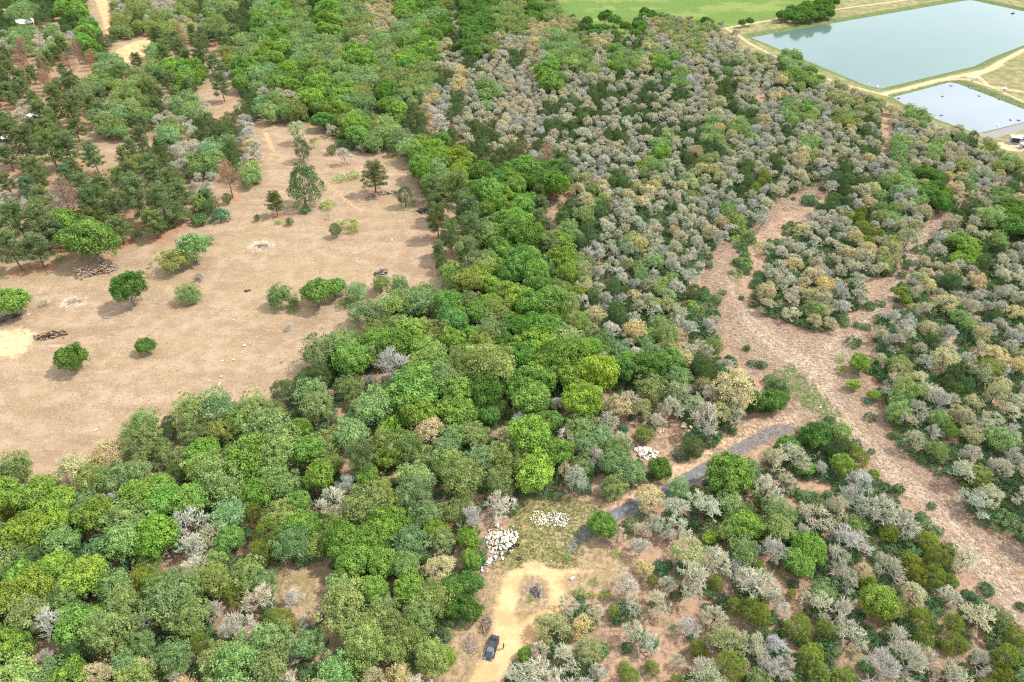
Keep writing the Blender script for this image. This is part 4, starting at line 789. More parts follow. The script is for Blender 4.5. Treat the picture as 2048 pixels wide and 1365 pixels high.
# the rest of each kind, far off or past the three hundred largest: one object per kind
def scatter(name, kind_protos, items):
    """ITEMS: x, y, z, radius, tint, turn"""
    n = len(items); me = bpy.data.meshes.new(name); me.vertices.add(n); A = np.array([q[:3] for q in items], np.float32); me.vertices.foreach_set("co", A.ravel())
    for nm, tp, dat in (('rad', 'FLOAT', [q[3] for q in items]), ('turn', 'FLOAT', [q[5] for q in items])):
        a = me.attributes.new(nm, tp, 'POINT'); a.data.foreach_set("value", np.array(dat, np.float32))
    a = me.attributes.new('tint', 'FLOAT_VECTOR', 'POINT'); a.data.foreach_set("vector", np.array([q[4] for q in items], np.float32).ravel())
    a = me.attributes.new('pick', 'INT', 'POINT'); a.data.foreach_set("value", np.array([i % len(kind_protos) for i in range(n)], np.int32))
    c = bpy.data.collections.new(name + "_sources")
    for i, pm in enumerate(kind_protos):
        o = bpy.data.objects.new(f"{name}_{i}", pm); c.objects.link(o)
    o = link(name, me); gr = bpy.data.node_groups.new(name, 'GeometryNodeTree')
    gr.interface.new_socket("Geometry", in_out='INPUT', socket_type='NodeSocketGeometry'); gr.interface.new_socket("Geometry", in_out='OUTPUT', socket_type='NodeSocketGeometry')
    gi = gr.nodes.new('NodeGroupInput'); go = gr.nodes.new('NodeGroupOutput'); ip = gr.nodes.new('GeometryNodeInstanceOnPoints'); ci = gr.nodes.new('GeometryNodeCollectionInfo')
    ci.inputs['Collection'].default_value = c; ci.inputs['Separate Children'].default_value = True; ci.inputs['Reset Children'].default_value = True
    def na(nm, tp): q = gr.nodes.new('GeometryNodeInputNamedAttribute'); q.data_type = tp; q.inputs['Name'].default_value = nm; return q.outputs['Attribute']
    cx = gr.nodes.new('ShaderNodeCombineXYZ'); gr.links.new(na('turn', 'FLOAT'), cx.inputs['Z'])
    e2 = gr.nodes.new('FunctionNodeEulerToRotation'); gr.links.new(cx.outputs[0], e2.inputs[0])
    ip.inputs['Pick Instance'].default_value = True
    gr.links.new(gi.outputs[0], ip.inputs['Points']); gr.links.new(ci.outputs[0], ip.inputs['Instance']); gr.links.new(na('pick', 'INT'), ip.inputs['Instance Index'])
    gr.links.new(e2.outputs[0], ip.inputs['Rotation']); gr.links.new(na('rad', 'FLOAT'), ip.inputs['Scale']); gr.links.new(ip.outputs[0], go.inputs[0])
    md = o.modifiers.new("scatter", 'NODES'); md.node_group = gr
    return o
for k, lst in rest.items():
    if not lst: continue
    items = []
    for (t, px, _, u, v) in lst:
        rr = np.random.default_rng(int(t[1] * 131 + t[2] * 977) & 0xffffff)
        items.append((t[1], t[2], hz(t[1], t[2]), t[3] * rr.uniform(.95, 1.05), tint(t[0], rr), rr.uniform(0, 6.28)))
    o = scatter({'yaupon_shrub': 'yaupon_undergrowth', 'young_bush': 'bush_undergrowth'}.get(k, k.replace('_tree', '').replace('_', '_') + '_woodland'), [q[2] for q in PROTO[k]], items)
    tag(o, f"far-off mass of {GROUP[k]}", kind='stuff')
# ------------------------------------------------------------------ the single things
def g3(px, py, dz=0.0):
    x, y = at(px, py); return (x, y, hz(x, y) + dz)
M_WHITE = mat("limestone", (.56, .52, .44), .9, noise=.38, nscale=3); M_YSTONE = mat("yellow_limestone", (.58, .50, .29), .9, noise=.3, nscale=3); M_GSTONE = mat("grey_limestone", (.42, .41, .40), .9, noise=.3, nscale=3)
M_RUBBER = mat("tyre_rubber", (.022, .022, .024), .85); M_DEAD = mat("dead_wood", (.27, .225, .175), .9, noise=.4, nscale=5); M_DEADB = mat("brown_dead_wood", (.30, .195, .125), .9, noise=.45, nscale=5)
M_CHAR = mat("charred_wood", (.055, .05, .048), .9, noise=.4, nscale=5); M_METAL = mat("dull_metal", (.42, .43, .45), .45, .7); M_WPAINT = mat("white_paint", (.78, .78, .77), .45)
M_DARK = mat("black_plastic", (.03, .032, .035), .6); M_CARP = mat("black_car_paint", (.018, .024, .034), .22, .0, spec=.6); M_GLASS = mat("tinted_glass", (.018, .024, .03), .06, spec=.5); M_CHROME = mat("chrome", (.6, .6, .6), .2, 1)

# car: lofted sedan, nose towards -Y of its own axes
def car(loc, rz):
    root = empty('parked_car', loc, rz); root.scale = (.93, .93, .93); tag(root, "black sedan with dark glass parked on the sandy track edge beside a person", "car")
    Lc, Wc = 4.75, 1.86
    st = [(-2.36, .62, .34, .52), (-2.28, .80, .24, .64), (-2.0, .89, .20, .74), (-1.2, .92, .19, .88), (-.75, .93, .19, .95), (.3, .93, .19, .97), (1.3, .93, .20, .98), (1.75, .91, .22, .98), (2.15, .85, .26, .96), (2.32, .74, .34, .88), (2.38, .62, .42, .74)]
    bm = bmesh.new(); rings = []
    for y, w, zb, zt in st:
        prof = [(-w * .82, zb), (-w, zb + .12), (-w * 1.0, (zb + zt) / 2), (-w * .94, zt - .10), (-w * .78, zt), (0, zt + .035), (w * .78, zt), (w * .94, zt - .10), (w, (zb + zt) / 2), (w, zb + .12), (w * .82, zb)]
        rings.append([bm.verts.new((x, y, z)) for x, z in prof])
    for a, b in zip(rings, rings[1:]):
        for i in range(len(a)): bm.faces.new((a[i], a[(i + 1) % len(a)], b[(i + 1) % len(a)], b[i]))
    bm.faces.new(rings[0]); bm.faces.new(list(reversed(rings[-1]))); bmesh.ops.recalc_face_normals(bm, faces=bm.faces)
    bm_obj('body', bm, M_CARP, root, smooth=True)
    def panel(name, quad, m, th=.025):
        bm = bmesh.new(); vs = [bm.verts.new(q) for q in quad]; f = bm.faces.new(vs); r = bmesh.ops.extrude_face_region(bm, geom=[f])
        nrm = (Vector(quad[1]) - Vector(quad[0])).cross(Vector(quad[2]) - Vector(quad[0])).normalized() * th
        for v in [x for x in r['geom'] if isinstance(x, bmesh.types.BMVert)]: v.co += nrm
        bmesh.ops.recalc_face_normals(bm, faces=bm.faces); return bm_obj(name, bm, m, root)
    rt, rf = 1.42, 1.40
    panel('windscreen', [(-.74, -1.12, .93), (.74, -1.12, .93), (.60, -.42, rt - .02), (-.60, -.42, rt - .02)], mat("pale_windscreen", (.10, .14, .15), .08, spec=.6))
    panel('roof', [(-.62, -.42, rt), (.62, -.42, rt), (.60, .80, rf), (-.60, .80, rf)], M_CARP, .04)
    panel('rear_window', [(-.60, .80, rf - .01), (.60, .80, rf - .01), (.72, 1.62, 1.0), (-.72, 1.62, 1.0)], M_GLASS)
    for s in (-1, 1): panel('side_window', [(s * .80, -1.05, .95), (s * .82, 1.5, .98), (s * .63, .78, rf - .02), (s * .63, -.40, rt - .02)], M_GLASS, .02 * s)
    for s in (-1, 1):
        for y in (-1.42, 1.38):
            bm = bmesh.new(); add_cyl(bm, (s * .80, y, .33), (s * .97, y, .33), .335, .335, 20); w = bm_obj('wheel', bm, M_RUBBER, root)
            bm = bmesh.new(); add_cyl(bm, (s * .965, y, .33), (s * .985, y, .33), .21, .20, 12); bm_obj('rim', bm, M_CHROME, w)
        bm = bmesh.new(); add_box(bm, (s * .62, -2.30, .58), (.34, .14, .12), 0, .03); bm_obj('headlight', bm, M_CHROME, root)
        bm = bmesh.new(); add_box(bm, (s * .62, 2.32, .80), (.36, .08, .12), 0, .02); bm_obj('taillight', bm, mat("red_lens", (.25, .01, .01), .2), root)
        bm = bmesh.new(); add_box(bm, (s * 1.02, -.85, .98), (.20, .13, .13), 0, .03); bm_obj('door_mirror', bm, M_CARP, root)
    return root
cx, cy = at(984, 1298); car((cx, cy, hz(cx, cy)), math.radians(-15.5))

# person beside the car
def figure(name, edges, joints, radii, m, parent=None, sub=1):
    me = bpy.data.meshes.new(name); me.from_pydata(joints, edges, []); o = link(name, me, parent); me.materials.append(m)
    sk = o.modifiers.new("skin", 'SKIN'); me.skin_vertices.new() if not me.skin_vertices else None
    for i, r in enumerate(radii): me.skin_vertices[0].data[i].radius = (r, r)
    me.skin_vertices[0].data[0].use_root = True
    ss = o.modifiers.new("sub", 'SUBSURF'); ss.levels = sub; ss.render_levels = sub
    return o
px_, py_ = at(1007, 1298); R_ = empty('person', (px_, py_, hz(px_, py_)), math.radians(70)); tag(R_, "person in dark clothes standing on the sandy track beside the black car", "person")
J = [(0, 0, .98), (0, 0, 1.18), (0, 0, 1.40), (0, 0, 1.52), (0, .01, 1.60), (0, 0, 1.74), (.17, 0, 1.42), (-.17, 0, 1.42), (.22, -.02, 1.14), (-.24, .03, 1.15), (.17, -.22, 1.06), (-.20, -.16, 1.08), (.09, 0, .92), (-.09, 0, .92), (.11, -.02, .50), (-.12, .05, .50), (.11, .03, .08), (-.13, .10, .08), (.12, -.13, .04), (-.14, -.05, .04)]
E_ = [(0, 1), (1, 2), (2, 3), (3, 4), (4, 5), (2, 6), (2, 7), (6, 8), (7, 9), (8, 10), (9, 11), (0, 12), (0, 13), (12, 14), (13, 15), (14, 16), (15, 17), (16, 18), (17, 19)]
figure('body', E_, J, [.14, .13, .14, .06, .085, .07, .06, .06, .045, .045, .03, .03, .09, .09, .065, .065, .045, .045, .035, .035], mat("dark_clothes", (.06, .055, .055), .9), R_, 1)
bm = bmesh.new(); bmesh.ops.create_icosphere(bm, subdivisions=2, radius=.115, matrix=Matrix.Translation((0, .02, 1.70)) @ Matrix.Diagonal((.9, 1, .85, 1))); bm_obj('hair', bm, mat("dark_hair", (.03, .02, .015), .8), R_, smooth=True)
bm = bmesh.new(); bmesh.ops.create_icosphere(bm, subdivisions=2, radius=.095, matrix=Matrix.Translation((0, -.045, 1.63)) @ Matrix.Diagonal((.8, .85, 1, 1))); bm_obj('face', bm, mat("skin", (.40, .24, .17), .6), R_, smooth=True)
for s in (.17, -.20):
    for k in range(5):
        bm = bmesh.new(); a = Vector((s, -.19, 1.05)); add_cyl(bm, a + Vector(((k - 2) * .018, -.02, 0)), a + Vector(((k - 2) * .026, -.10 + abs(k - 1.5) * .012, -.03)), .010, .007, 6); bm_obj('finger', bm, bpy.data.materials["skin"], R_)

# stones
def rock_mesh(seed, m):
    g = np.random.default_rng(seed); bm = bmesh.new(); bmesh.ops.create_icosphere(bm, subdivisions=1, radius=.5)
    for v in bm.verts: v.co = Vector(v.co[i] * (1, .75, .6)[i] for i in range(3)) * g.uniform(.72, 1.2)
    me = bpy.data.meshes.new("rock"); bm.to_mesh(me); bm.free(); me.materials.append(m); return me
RK = {'w': [rock_mesh(i, M_WHITE) for i in range(5)], 'y': [rock_mesh(10 + i, M_YSTONE) for i in range(4)], 'g': [rock_mesh(20 + i, M_GSTONE) for i in range(3)]}
def heap(name, label, blobs, n, size, kinds, seed, cat='rubble'):
    """a heap of stones: BLOBS (px, py, rx, ry in photo px, height m)"""
    g = np.random.default_rng(seed); c = g3(*np.mean([b[:2] for b in blobs], 0)); root = empty(name, c); tag(root, label, cat)
    w = np.array([b[2] * b[3] for b in blobs], float); w /= w.sum()
    for i in range(n):
        b = blobs[g.choice(len(blobs), p=w)]; a, q = g.uniform(0, 6.28), math.sqrt(g.uniform(0, 1)) * (1.12 if g.random() < .1 else 1)
        x, y = at(b[0] + b[2] * q * math.cos(a), b[1] + b[3] * q * math.sin(a)); s = g.uniform(*size) * (1.35 if g.random() < .12 else 1)
        z = hz(x, y) + b[4] * max(0, 1 - q) ** .8 + s * .12
        k = g.choice(list(kinds)) if not callable(kinds) else kinds(b, g)
        o = bpy.data.objects.new('rock', RK[k][g.integers(len(RK[k]))]); col.objects.link(o); o.parent = root
        o.location = (x - c[0], y - c[1], z - c[2]); o.rotation_euler = g.uniform(0, 6.28, 3); o.scale = (s, s, s)
    return root
heap('rubble_heap', "tall sprawling heap of white limestone blocks with tyres at its foot, by the dirt loop", [(1000, 1084, 34, 19, 1.0), (990, 1058, 14, 12, .6), (1018, 1072, 20, 12, .8)], 290, (.22, .85), 'wwwwwyg', 1)
heap('rubble_heap', "broad low heap of broken rock, yellow at one end and white at the other", [(1078, 1036, 20, 15, .4), (1104, 1038, 22, 13, .45), (1122, 1040, 17, 14, .4)], 298, (.2, .5), lambda b, g: ('y' if g.random() < .7 else 'w') if b[0] < 1090 else ('w' if g.random() < .85 else 'g'), 2)
heap('rubble_heap', "heap of white limestone blocks half hidden among trees above the asphalt strip", [(1296, 908, 20, 11, .8), (1280, 902, 12, 8, .5)], 120, (.45, 1.0), 'w', 3)
heap('rubble_heap', "loose scatter of a few white blocks under the bare oaks", [(1323, 864, 5, 6, .1)], 12, (.4, .8), 'w', 4)
def boulder(px, py, s, label, seed, sq=(1, 1, .7), m='y'):
    o = link('boulder', RK[m][seed % len(RK[m])]); o.location = g3(px, py, s * .2); o.scale = (s * sq[0], s * sq[1], s * sq[2]); o.rotation_euler = (0, 0, seed); tag(o, label, 'boulder')
boulder(1369, 853, 2.4, "pale cream boulder with a rounded top at the clearing's wooded edge", 1, (1.2, .9, .7)); boulder(1384, 858, 1.9, "long cream slab lying beside the rounded pale boulder", 2, (1.6, .6, .5)); boulder(1378, 862, 1.1, "small cream stone before the long slab", 3)
for i, (x, y, s, lab) in enumerate([(489, 693, .9, "topmost white stone of the scatter in the pasture"), (484, 706, .7, "dark-sided stone just under the topmost white stone"), (468, 721, .9, "flat pale stone at the scatter's eastern side"), (445, 723, .9, "dark-edged stone at the scatter's middle"),
        (443, 754, .9, "pale stone by itself between the two stone pairs"), (419, 763, .8, "upright white stone, westernmost of the scatter"), (439, 769, 1.0, "dark-edged long stone near the upright white one"), (434, 799, 1.1, "lowest pale stone of the pasture scatter"),
        (193, 862, 1.0, "pale stone just above the golden tan oak"), (452, 622, .8, "white stone in mid pasture near the small olive bush"), (468, 641, .6, "small white stone below the mid-pasture stone"), (784, 482, .9, "white stone in the upper eastern pasture"), (789, 486, .7, "tan stone beside the upper eastern white stone"),
        (58, 630, .9, "white stone beside the fallen grey branches by the fence"), (173, 645, .6, "small white stone between fence and windrow"), (1145, 1158, 1.0, "white block lying east of the dirt loop"), (1161, 1180, .6, "white chunk beside the young bushes east of the loop"),
        (1027, 1053, .5, "small orange-white stone above the rubble heap"), (1102, 1122, .5, "white chunk where the asphalt fades into the glade"), (1908, 752, .9, "cream stone in the open brown litter among shrubs"), (1641, 815, .8, "white stone on the bare soil above the asphalt")]):
    o = link('field_stone', RK['w'][i % 5]); o.location = g3(x, y, s * .2); o.scale = (s * 1.2, s * .8, s * .8); o.rotation_euler = (0, 0, i * 1.3); tag(o, lab, 'stone', 'pale stones lying about')

# tyres and scrap
def torus_mesh(R0=.27, r0=.105):
    bm = bmesh.new(); rings = []
    for i in range(18):
        a = i * math.tau / 18; rings.append([bm.verts.new(((R0 + r0 * 1.0 * math.cos(b)) * math.cos(a), (R0 + r0 * math.cos(b)) * math.sin(a), r0 * 1.05 * math.sin(b))) for b in (k * math.tau / 8 for k in range(8))])
    for i in range(18):
        for k in range(8): bm.faces.new((rings[i][k], rings[(i + 1) % 18][k], rings[(i + 1) % 18][(k + 1) % 8], rings[i][(k + 1) % 8]))
    me = bpy.data.meshes.new("tyre"); bm.to_mesh(me); bm.free(); me.materials.append(M_RUBBER); me.polygons.foreach_set("use_smooth", np.full(len(me.polygons), True, bool)); return me
TY = torus_mesh()
for i, (x, y, s, tl, lab) in enumerate([(1030, 1091, 1.25, 0, "large black tyre lying flat at the white heap's lower corner"), (1036, 1091, 1.0, .3, "small dark tyre touching the large flat one"), (1022, 1098, 1.1, .5, "tyre tilted against the foot of the white heap"), (1033, 1082, 1.0, .2, "grey-black tyre above the large flat one"),
        (1038, 1118, 1.2, 0, "black tyre lying alone on the grass above the loop"), (1000, 1109, 1.0, .4, "tyre with pale rim under the white heap's lowest stones"), (987, 1120, 1.0, .2, "black tyre among grey scrap beside the bush"), (1017, 1107, 1.0, .9, "tyre standing half upright at the heap's foot")]):
    o = link('tyre', TY); o.location = g3(x, y, .16 + tl * .2); o.scale = (s, s, s); o.rotation_euler = (tl, tl * .4, i); tag(o, lab, 'tyre', 'tyres dumped around the rubble')
def scrap(px, py, n, spread, label, seed):
    g = np.random.default_rng(seed); c = g3(px, py); root = empty('scrap_pile', c); tag(root, label, 'scrap')
    for i in range(n):
        bm = bmesh.new(); a = Vector((g.normal(0, spread), g.normal(0, spread), g.uniform(.05, .4)))
        if i % 3: add_cyl(bm, a, a + Vector((g.normal(0, .7), g.normal(0, .7), g.uniform(-.05, .35))), .035, .035, 6); bm_obj('metal_bar', bm, [M_METAL, M_DARK, M_WPAINT][i % 3], root)
        else: add_box(bm, a, (g.uniform(.3, .8), g.uniform(.3, .6), g.uniform(.05, .3)), g.uniform(0, 3), .02); bm_obj('metal_panel', bm, [M_METAL, M_WPAINT, M_DARK][i % 3 if i % 2 else 1], root)
scrap(981, 1121, 26, .55, "tangle of grey and white scrap metal beside the dark bush", 1); scrap(963, 1134, 22, .5, "black and white scrap heap at the wood's edge below the tyres", 2); scrap(996, 1108, 14, .5, "pale scrap against the white rubble's lower edge", 3)

# brush piles, windrows, logs
def stick_mesh(seed, m, L_, r_, sides=5):
    g = np.random.default_rng(seed); p = np.array([[-L_ / 2, 0, 0], [-L_ / 6, g.normal(0, .05) * L_, g.normal(0, .03) * L_], [L_ / 6, g.normal(0, .05) * L_, g.normal(0, .03) * L_], [L_ / 2, 0, 0]])
    V, F = tubes(p[:-1], p[1:], r_ * np.array([1, .9, .75]), r_ * np.array([.9, .75, .5]), sides); return mesh_np("branch", V, [F], [m], smooth=True)
ST = {k: [stick_mesh(50 + i, m, 1.0, .035) for i in range(4)] for k, m in (('g', M_DEAD), ('b', M_DEADB), ('c', M_CHAR))}
def brush(name, label, pts, n, hw, hgt, ln, kinds, seed, align=.0, thick=1.0, cat='brush pile'):
    """a long or round pile of branches along the photo points PTS"""
    g = np.random.default_rng(seed); W_ = [np.array(at(*p)) for p in pts]; c0 = W_[0] if len(W_) == 1 else np.mean(W_, 0); c = (c0[0], c0[1], hz(*c0)); root = empty(name, c); tag(root, label, cat)
    for i in range(n):
        if len(W_) > 1: k = g.integers(len(W_) - 1); t = g.random(); p = W_[k] * (1 - t) + W_[k + 1] * t; d = W_[k + 1] - W_[k]; along = math.atan2(d[1], d[0])
        else: p = W_[0]; along = 0
        q = g.normal(0, .42, 2) * hw; p = p + q; dist = min(1, np.hypot(*q) / hw)
        m = ST[g.choice(list(kinds))]; o = bpy.data.objects.new('branch', m[g.integers(4)]); col.objects.link(o); o.parent = root
        L_ = g.uniform(*ln); o.scale = (L_, thick * g.uniform(.7, 1.8) * min(L_, 2), thick * g.uniform(.7, 1.8) * min(L_, 2))
        o.location = (p[0] - c[0], p[1] - c[1], hz(*p) - c[2] + .05 + hgt * (1 - dist) * g.uniform(.2, 1)); o.rotation_euler = (0, g.normal(0, .22), (along + g.normal(0, .35)) if g.random() < align else g.uniform(0, 3.14))
    return root
brush('log_pile', "broad tangled pile of bleached and rusty logs on the pasture by the pines", [(163, 550), (185, 545), (205, 541), (222, 538)], 298, 2.3, 2.4, (2.0, 4.6), 'gbbg', 1, .5, 2.1, 'log pile')
brush('brush_windrow', "straight dark brown windrow of brush near the pale sand patch", [(78, 676), (100, 673), (126, 669)], 298, 1.1, 1.5, (1.0, 2.4), 'bbcb', 2, .5, 2.6, 'windrow')
brush('brush_windrow', "long curving grey windrow of branches on the upper pasture", [(737, 397), (752, 391), (770, 387), (790, 387)], 220, 1.0, 1.0, (1.5, 3.5), 'gg', 3, .8, 2.2, 'windrow')
brush('brush_pile', "grey brush heap at the shaded edge of the pasture", [(840, 424), (852, 420)], 160, 1.5, 1.1, (1, 3), 'gc', 4, 0, 2.0)
brush('brush_pile', "low dark heap of branches above the shrub row", [(757, 549), (768, 547)], 140, 1.3, 1.0, (1, 2.6), 'gc', 5, 0, 2.0)
brush('brush_pile', "small brown brush clump behind the pale green pasture tree", [(398, 556)], 70, 1.3, .9, (1, 2.4), 'bg', 6)
brush('brush_pile', "round grey brush heap nearest the black car", [(939, 1282), (943, 1300)], 290, 1.1, .6, (.5, 1.3), 'ggb', 7, 0, .9)
brush('brush_pile', "long grey brush heap along the sandy track above the car", [(974, 1240), (968, 1262)], 290, .9, .55, (.5, 1.3), 'gbc', 8, 0, .9)
brush('ash_heap', "burnt dark heap of sticks in the middle of the dirt loop", [(1068, 1180), (1072, 1187)], 90, .85, .35, (.5, 1.4), 'ccg', 9, cat='ash heap')
brush('brush_pile', "scatter of grey sticks in the round pale burn scar", [(515, 491), (536, 490)], 60, 1.6, .25, (.8, 2.2), 'gc', 10)
brush('brush_pile', "pale twig scatter on the whitish scar beside the fence", [(140, 606), (158, 603)], 50, 1.6, .25, (.8, 2.2), 'gg', 11)
brush('brush_pile', "dark brush heap under the bright green tree at the frame edge", [(5, 640), (28, 633)], 120, 2.0, .9, (1, 3.5), 'gc', 12)
def log(name, label, p, q, r_, m, br=3, seed=0):
    a, b = np.array(g3(*p, r_)), np.array(g3(*q, r_)); c = a; root = empty(name, tuple(c)); tag(root, label, 'log'); g = np.random.default_rng(seed)
    ts = np.linspace(0, 1, 6); P_ = np.array([(b - a) * t + np.array([g.normal(0, .12), g.normal(0, .12), 0]) * (0 < t < 1) for t in ts])
    V, F = tubes(P_[:-1], P_[1:], r_ * (1 - .6 * ts[:-1]), r_ * (1 - .6 * ts[1:]), 8); link('trunk', mesh_np('log_trunk', V, [F], [m], smooth=True), root)
    for i in range(br):
        s0 = (b - a) * g.uniform(.25, .9); d = unit(np.array([[*g.normal(0, 1, 2), .25]]))[0] * g.uniform(1.2, 2.8); V, F = tubes(np.array([s0, s0 + d * .55]), np.array([s0 + d * .55, s0 + d + g.normal(0, .2, 3)]), np.array([r_ * .35, r_ * .2]), np.array([r_ * .2, r_ * .08]), 5)
        link('limb', mesh_np('limb', V, [F], [M_DEAD], smooth=True), root)
log('fallen_log', "long dark fallen trunk with broken limbs across the small glade", (633, 1254), (665, 1208), .32, M_CHAR, 5, 1)
log('fallen_log', "short dark log on the bare patch below the fallen trunk", (651, 1293), (658, 1281), .2, M_CHAR, 2, 2)
log('fallen_log', "small dark log lying alone in the upper pasture", (490, 584), (502, 583), .35, M_CHAR, 0, 3)
log('fallen_log', "thin grey fallen branch in the lower pasture", (560, 727), (570, 722), .10, M_CHAR, 4, 4)
log('fallen_log', "pale fallen limb where the asphalt shoulder meets the glade", (1130, 1024), (1200, 1008), .08, M_DEAD, 3, 5)
log('fallen_log', "pale grey fallen trunk among shrubs right beside the clearing junction", (1770, 746), (1787, 730), .13, M_DEAD, 4, 6)
log('fallen_log', "thin bleached trunk leaning out over the clearing's edge", (1772, 845), (1830, 880), .10, M_DEAD, 4, 7)

# fences
def wire_fence(label, pts, seed):
    W_ = [np.array(at(*p)) for p in pts]; c = (*W_[0], 0); root = empty('wire_fence', c); tag(root, label, 'fence'); posts = []
    for a, b in zip(W_, W_[1:]):
        n = max(1, int(np.linalg.norm(b - a) / 3.5))
        for i in range(n): posts.append(a + (b - a) * i / n)
    posts.append(W_[-1]); bm = bmesh.new(); add_cyl(bm, (0, 0, -.1), (0, 0, 1.25), .06, .05, 6); me = bpy.data.meshes.new("fence_post"); bm.to_mesh(me); bm.free(); me.materials.append(M_DEAD)
    for p in posts: o = link('fence_post', me, root); o.location = (p[0] - c[0], p[1] - c[1], hz(*p))
    A = np.array([(p[0] - c[0], p[1] - c[1], hz(*p)) for p in posts]); 
    for z in (.35, .75, 1.1):
        V, F = tubes(A[:-1] + [0, 0, z], A[1:] + [0, 0, z], np.full(len(A) - 1, .012), np.full(len(A) - 1, .012)); link('wire', mesh_np('wire', V, [F], [M_METAL]), root)
wire_fence("old post and wire fence crossing the pasture towards the round green tree", [(50, 594), (90, 590), (150, 587), (222, 580), (298, 572)], 1)
bm = bmesh.new(); add_cyl(bm, (0, 0, -.1), (0, 0, 2.0), .13, .11, 8); o = bm_obj('gate_post', bm, M_DEADB, None, g3(299, 574)); tag(o, "stout wooden corner post standing beside the round green tree", 'post')
bm = bmesh.new(); add_cyl(bm, (0, 0, -.1), (0, 0, 1.6), .10, .08, 8); o = bm_obj('marker_post', bm, M_WPAINT, None, g3(1495, 47)); tag(o, "short white marker post on the pond track by the meadow", 'post')

# ponds: floating aerators, monitoring huts, buoys
def aerator_parts(root):
    for s in (-1, 1):
        bm = bmesh.new(); add_cyl(bm, (-1.2, s * .5, .1), (1.2, s * .5, .1), .26, .26, 10); bm_obj('float', bm, M_DARK, root)
    bm = bmesh.new(); add_box(bm, (0, 0, .38), (1.7, 1.2, .12), 0, .03); bm_obj('deck', bm, M_METAL, root)
    bm = bmesh.new(); add_cyl(bm, (.1, 0, .44), (.1, 0, 1.0), .24, .2, 10); bm_obj('motor', bm, M_DARK, root)
def clone(src, loc, rz, label=None):
    r = src.copy(); col.objects.link(r); r.location = loc; r.rotation_euler = (0, 0, rz)
    if label: r['label'] = label
    for c in src.children: d = c.copy(); col.objects.link(d); d.parent = r
    return r
AER = None
for i, (x, y, lab) in enumerate([(1902, 172, "aerator float nearest the small pond's top corner"), (1885, 193, "aerator float in the middle of the small pond, west one"), (1958, 192, "aerator float in the small pond between the two bank posts"), (1940, 176, "aerator float moored under the first bank hut"), (1999, 199, "aerator float moored under the second bank hut"),
        (1883, 231, "aerator float along the small pond's lower west bank"), (2021, 240, "aerator float near the small pond's lower edge"), (2037, 241, "aerator float touching the bank beside the gravel road"), (1797, 197, "aerator float tucked at the small pond's western corner"), (1816, 184, "aerator float at the small pond's upper bank"), (2026, 27, "dark aerator raft alone on the large pond")]):
    x_, y_ = at(x, y, -.9); sc = 1.9 if x == 2026 else 1.0
    if AER is None: AER = empty('pond_aerator', (x_, y_, -.98), .3); tag(AER, lab, 'aerator', 'aerators floating on the ponds'); aerator_parts(AER); AER.scale = (.6, .6, .6)
    else: r = clone(AER, (x_, y_, -.98), i * .7, lab); r.scale = (sc * .6, sc * .6, .6 * sc)
HUT = None
for x, y, lab in [(1948, 162, "white hooded hut on legs at the bend of the sandy track"), (2006, 184, "white hooded hut with cage stand on the small pond's far bank")]:
    if HUT is None:
        HUT = empty('monitoring_hut', g3(x, y), .4); tag(HUT, lab, 'hut', 'white huts on the pond bank')
        for sx in (-.6, .6):
            for sy in (-.5, .5): bm = bmesh.new(); add_cyl(bm, (sx, sy, -.1), (sx, sy, 1.1), .05, .05, 6); bm_obj('leg', bm, M_METAL, HUT)
        bm = bmesh.new(); add_box(bm, (0, 0, 1.4), (1.5, 1.2, .8), 0, .06); bm_obj('cabinet', bm, M_WPAINT, HUT)
        bm = bmesh.new(); add_box(bm, (0, 0, 1.88), (1.8, 1.5, .12), 0, .04); bm_obj('hood', bm, M_WPAINT, HUT)
        bm = bmesh.new(); add_box(bm, (0, -.62, 1.38), (.8, .04, .5), 0); bm_obj('panel_door', bm, M_DARK, HUT)
    else: clone(HUT, g3(x, y), -.3, lab)
for x, y, z, lab in [(1755, 174, -.9, "white buoy at the large pond's near corner"), (1996, 251, -.9, "white buoy by the gravel road side of the small pond"), (1738, 168, -.9, "tiny grey float just inside the large pond's near corner")]:
    x_, y_ = at(x, y, z); bm = bmesh.new(); bmesh.ops.create_uvsphere(bm, u_segments=12, v_segments=8, radius=.55 if 'white' in lab else .3); add_cyl(bm, (0, 0, .4), (0, 0, .9), .08, .05, 6); o = bm_obj('buoy', bm, M_WPAINT, None, (x_, y_, z), True); tag(o, lab, 'buoy')
# plant yard beside the gravel road
def skid(px, py, rz, s, label):
    r = empty('equipment_skid', g3(px, py), rz); tag(r, label, 'equipment'); 
    bm = bmesh.new(); add_box(bm, (0, 0, 1.3 * s), (3.4 * s, 2.2 * s, 2.2 * s), 0, .05); bm_obj('housing', bm, M_METAL, r)
    bm = bmesh.new(); add_box(bm, (0, 0, 2.5 * s), (3.8 * s, 2.6 * s, .16), 0, .03); bm_obj('canopy', bm, M_WPAINT, r)
    bm = bmesh.new(); add_box(bm, (-.2, -1.12 * s, 1.4 * s), (2.6 * s, .06, 1.5 * s), 0); bm_obj('opening', bm, M_DARK, r)
    bm = bmesh.new(); add_box(bm, (0, 0, .1), (4.0 * s, 2.8 * s, .2), 0); bm_obj('pad', bm, M_GSTONE, r)
    for k in range(2): bm = bmesh.new(); add_cyl(bm, (2.2 * s, -.6 + k * 1.1, .5), (3.6 * s, -.9 + k * 1.1, .5), .2, .2, 8); bm_obj('pipe', bm, M_METAL, r)
skid(2028, 287, -.35, 1.15, "dark-fronted equipment shelter with pale canopy, nearest of the plant yard"); skid(2041, 281, -.35, .8, "smaller canopied equipment box behind the dark-fronted shelter"); skid(2046, 297, .2, .8, "silver pipework box at the yard's lower edge")
scrap(2036, 296, 26, 1.8, "cluttered silver pipes and panels in the plant yard", 9)
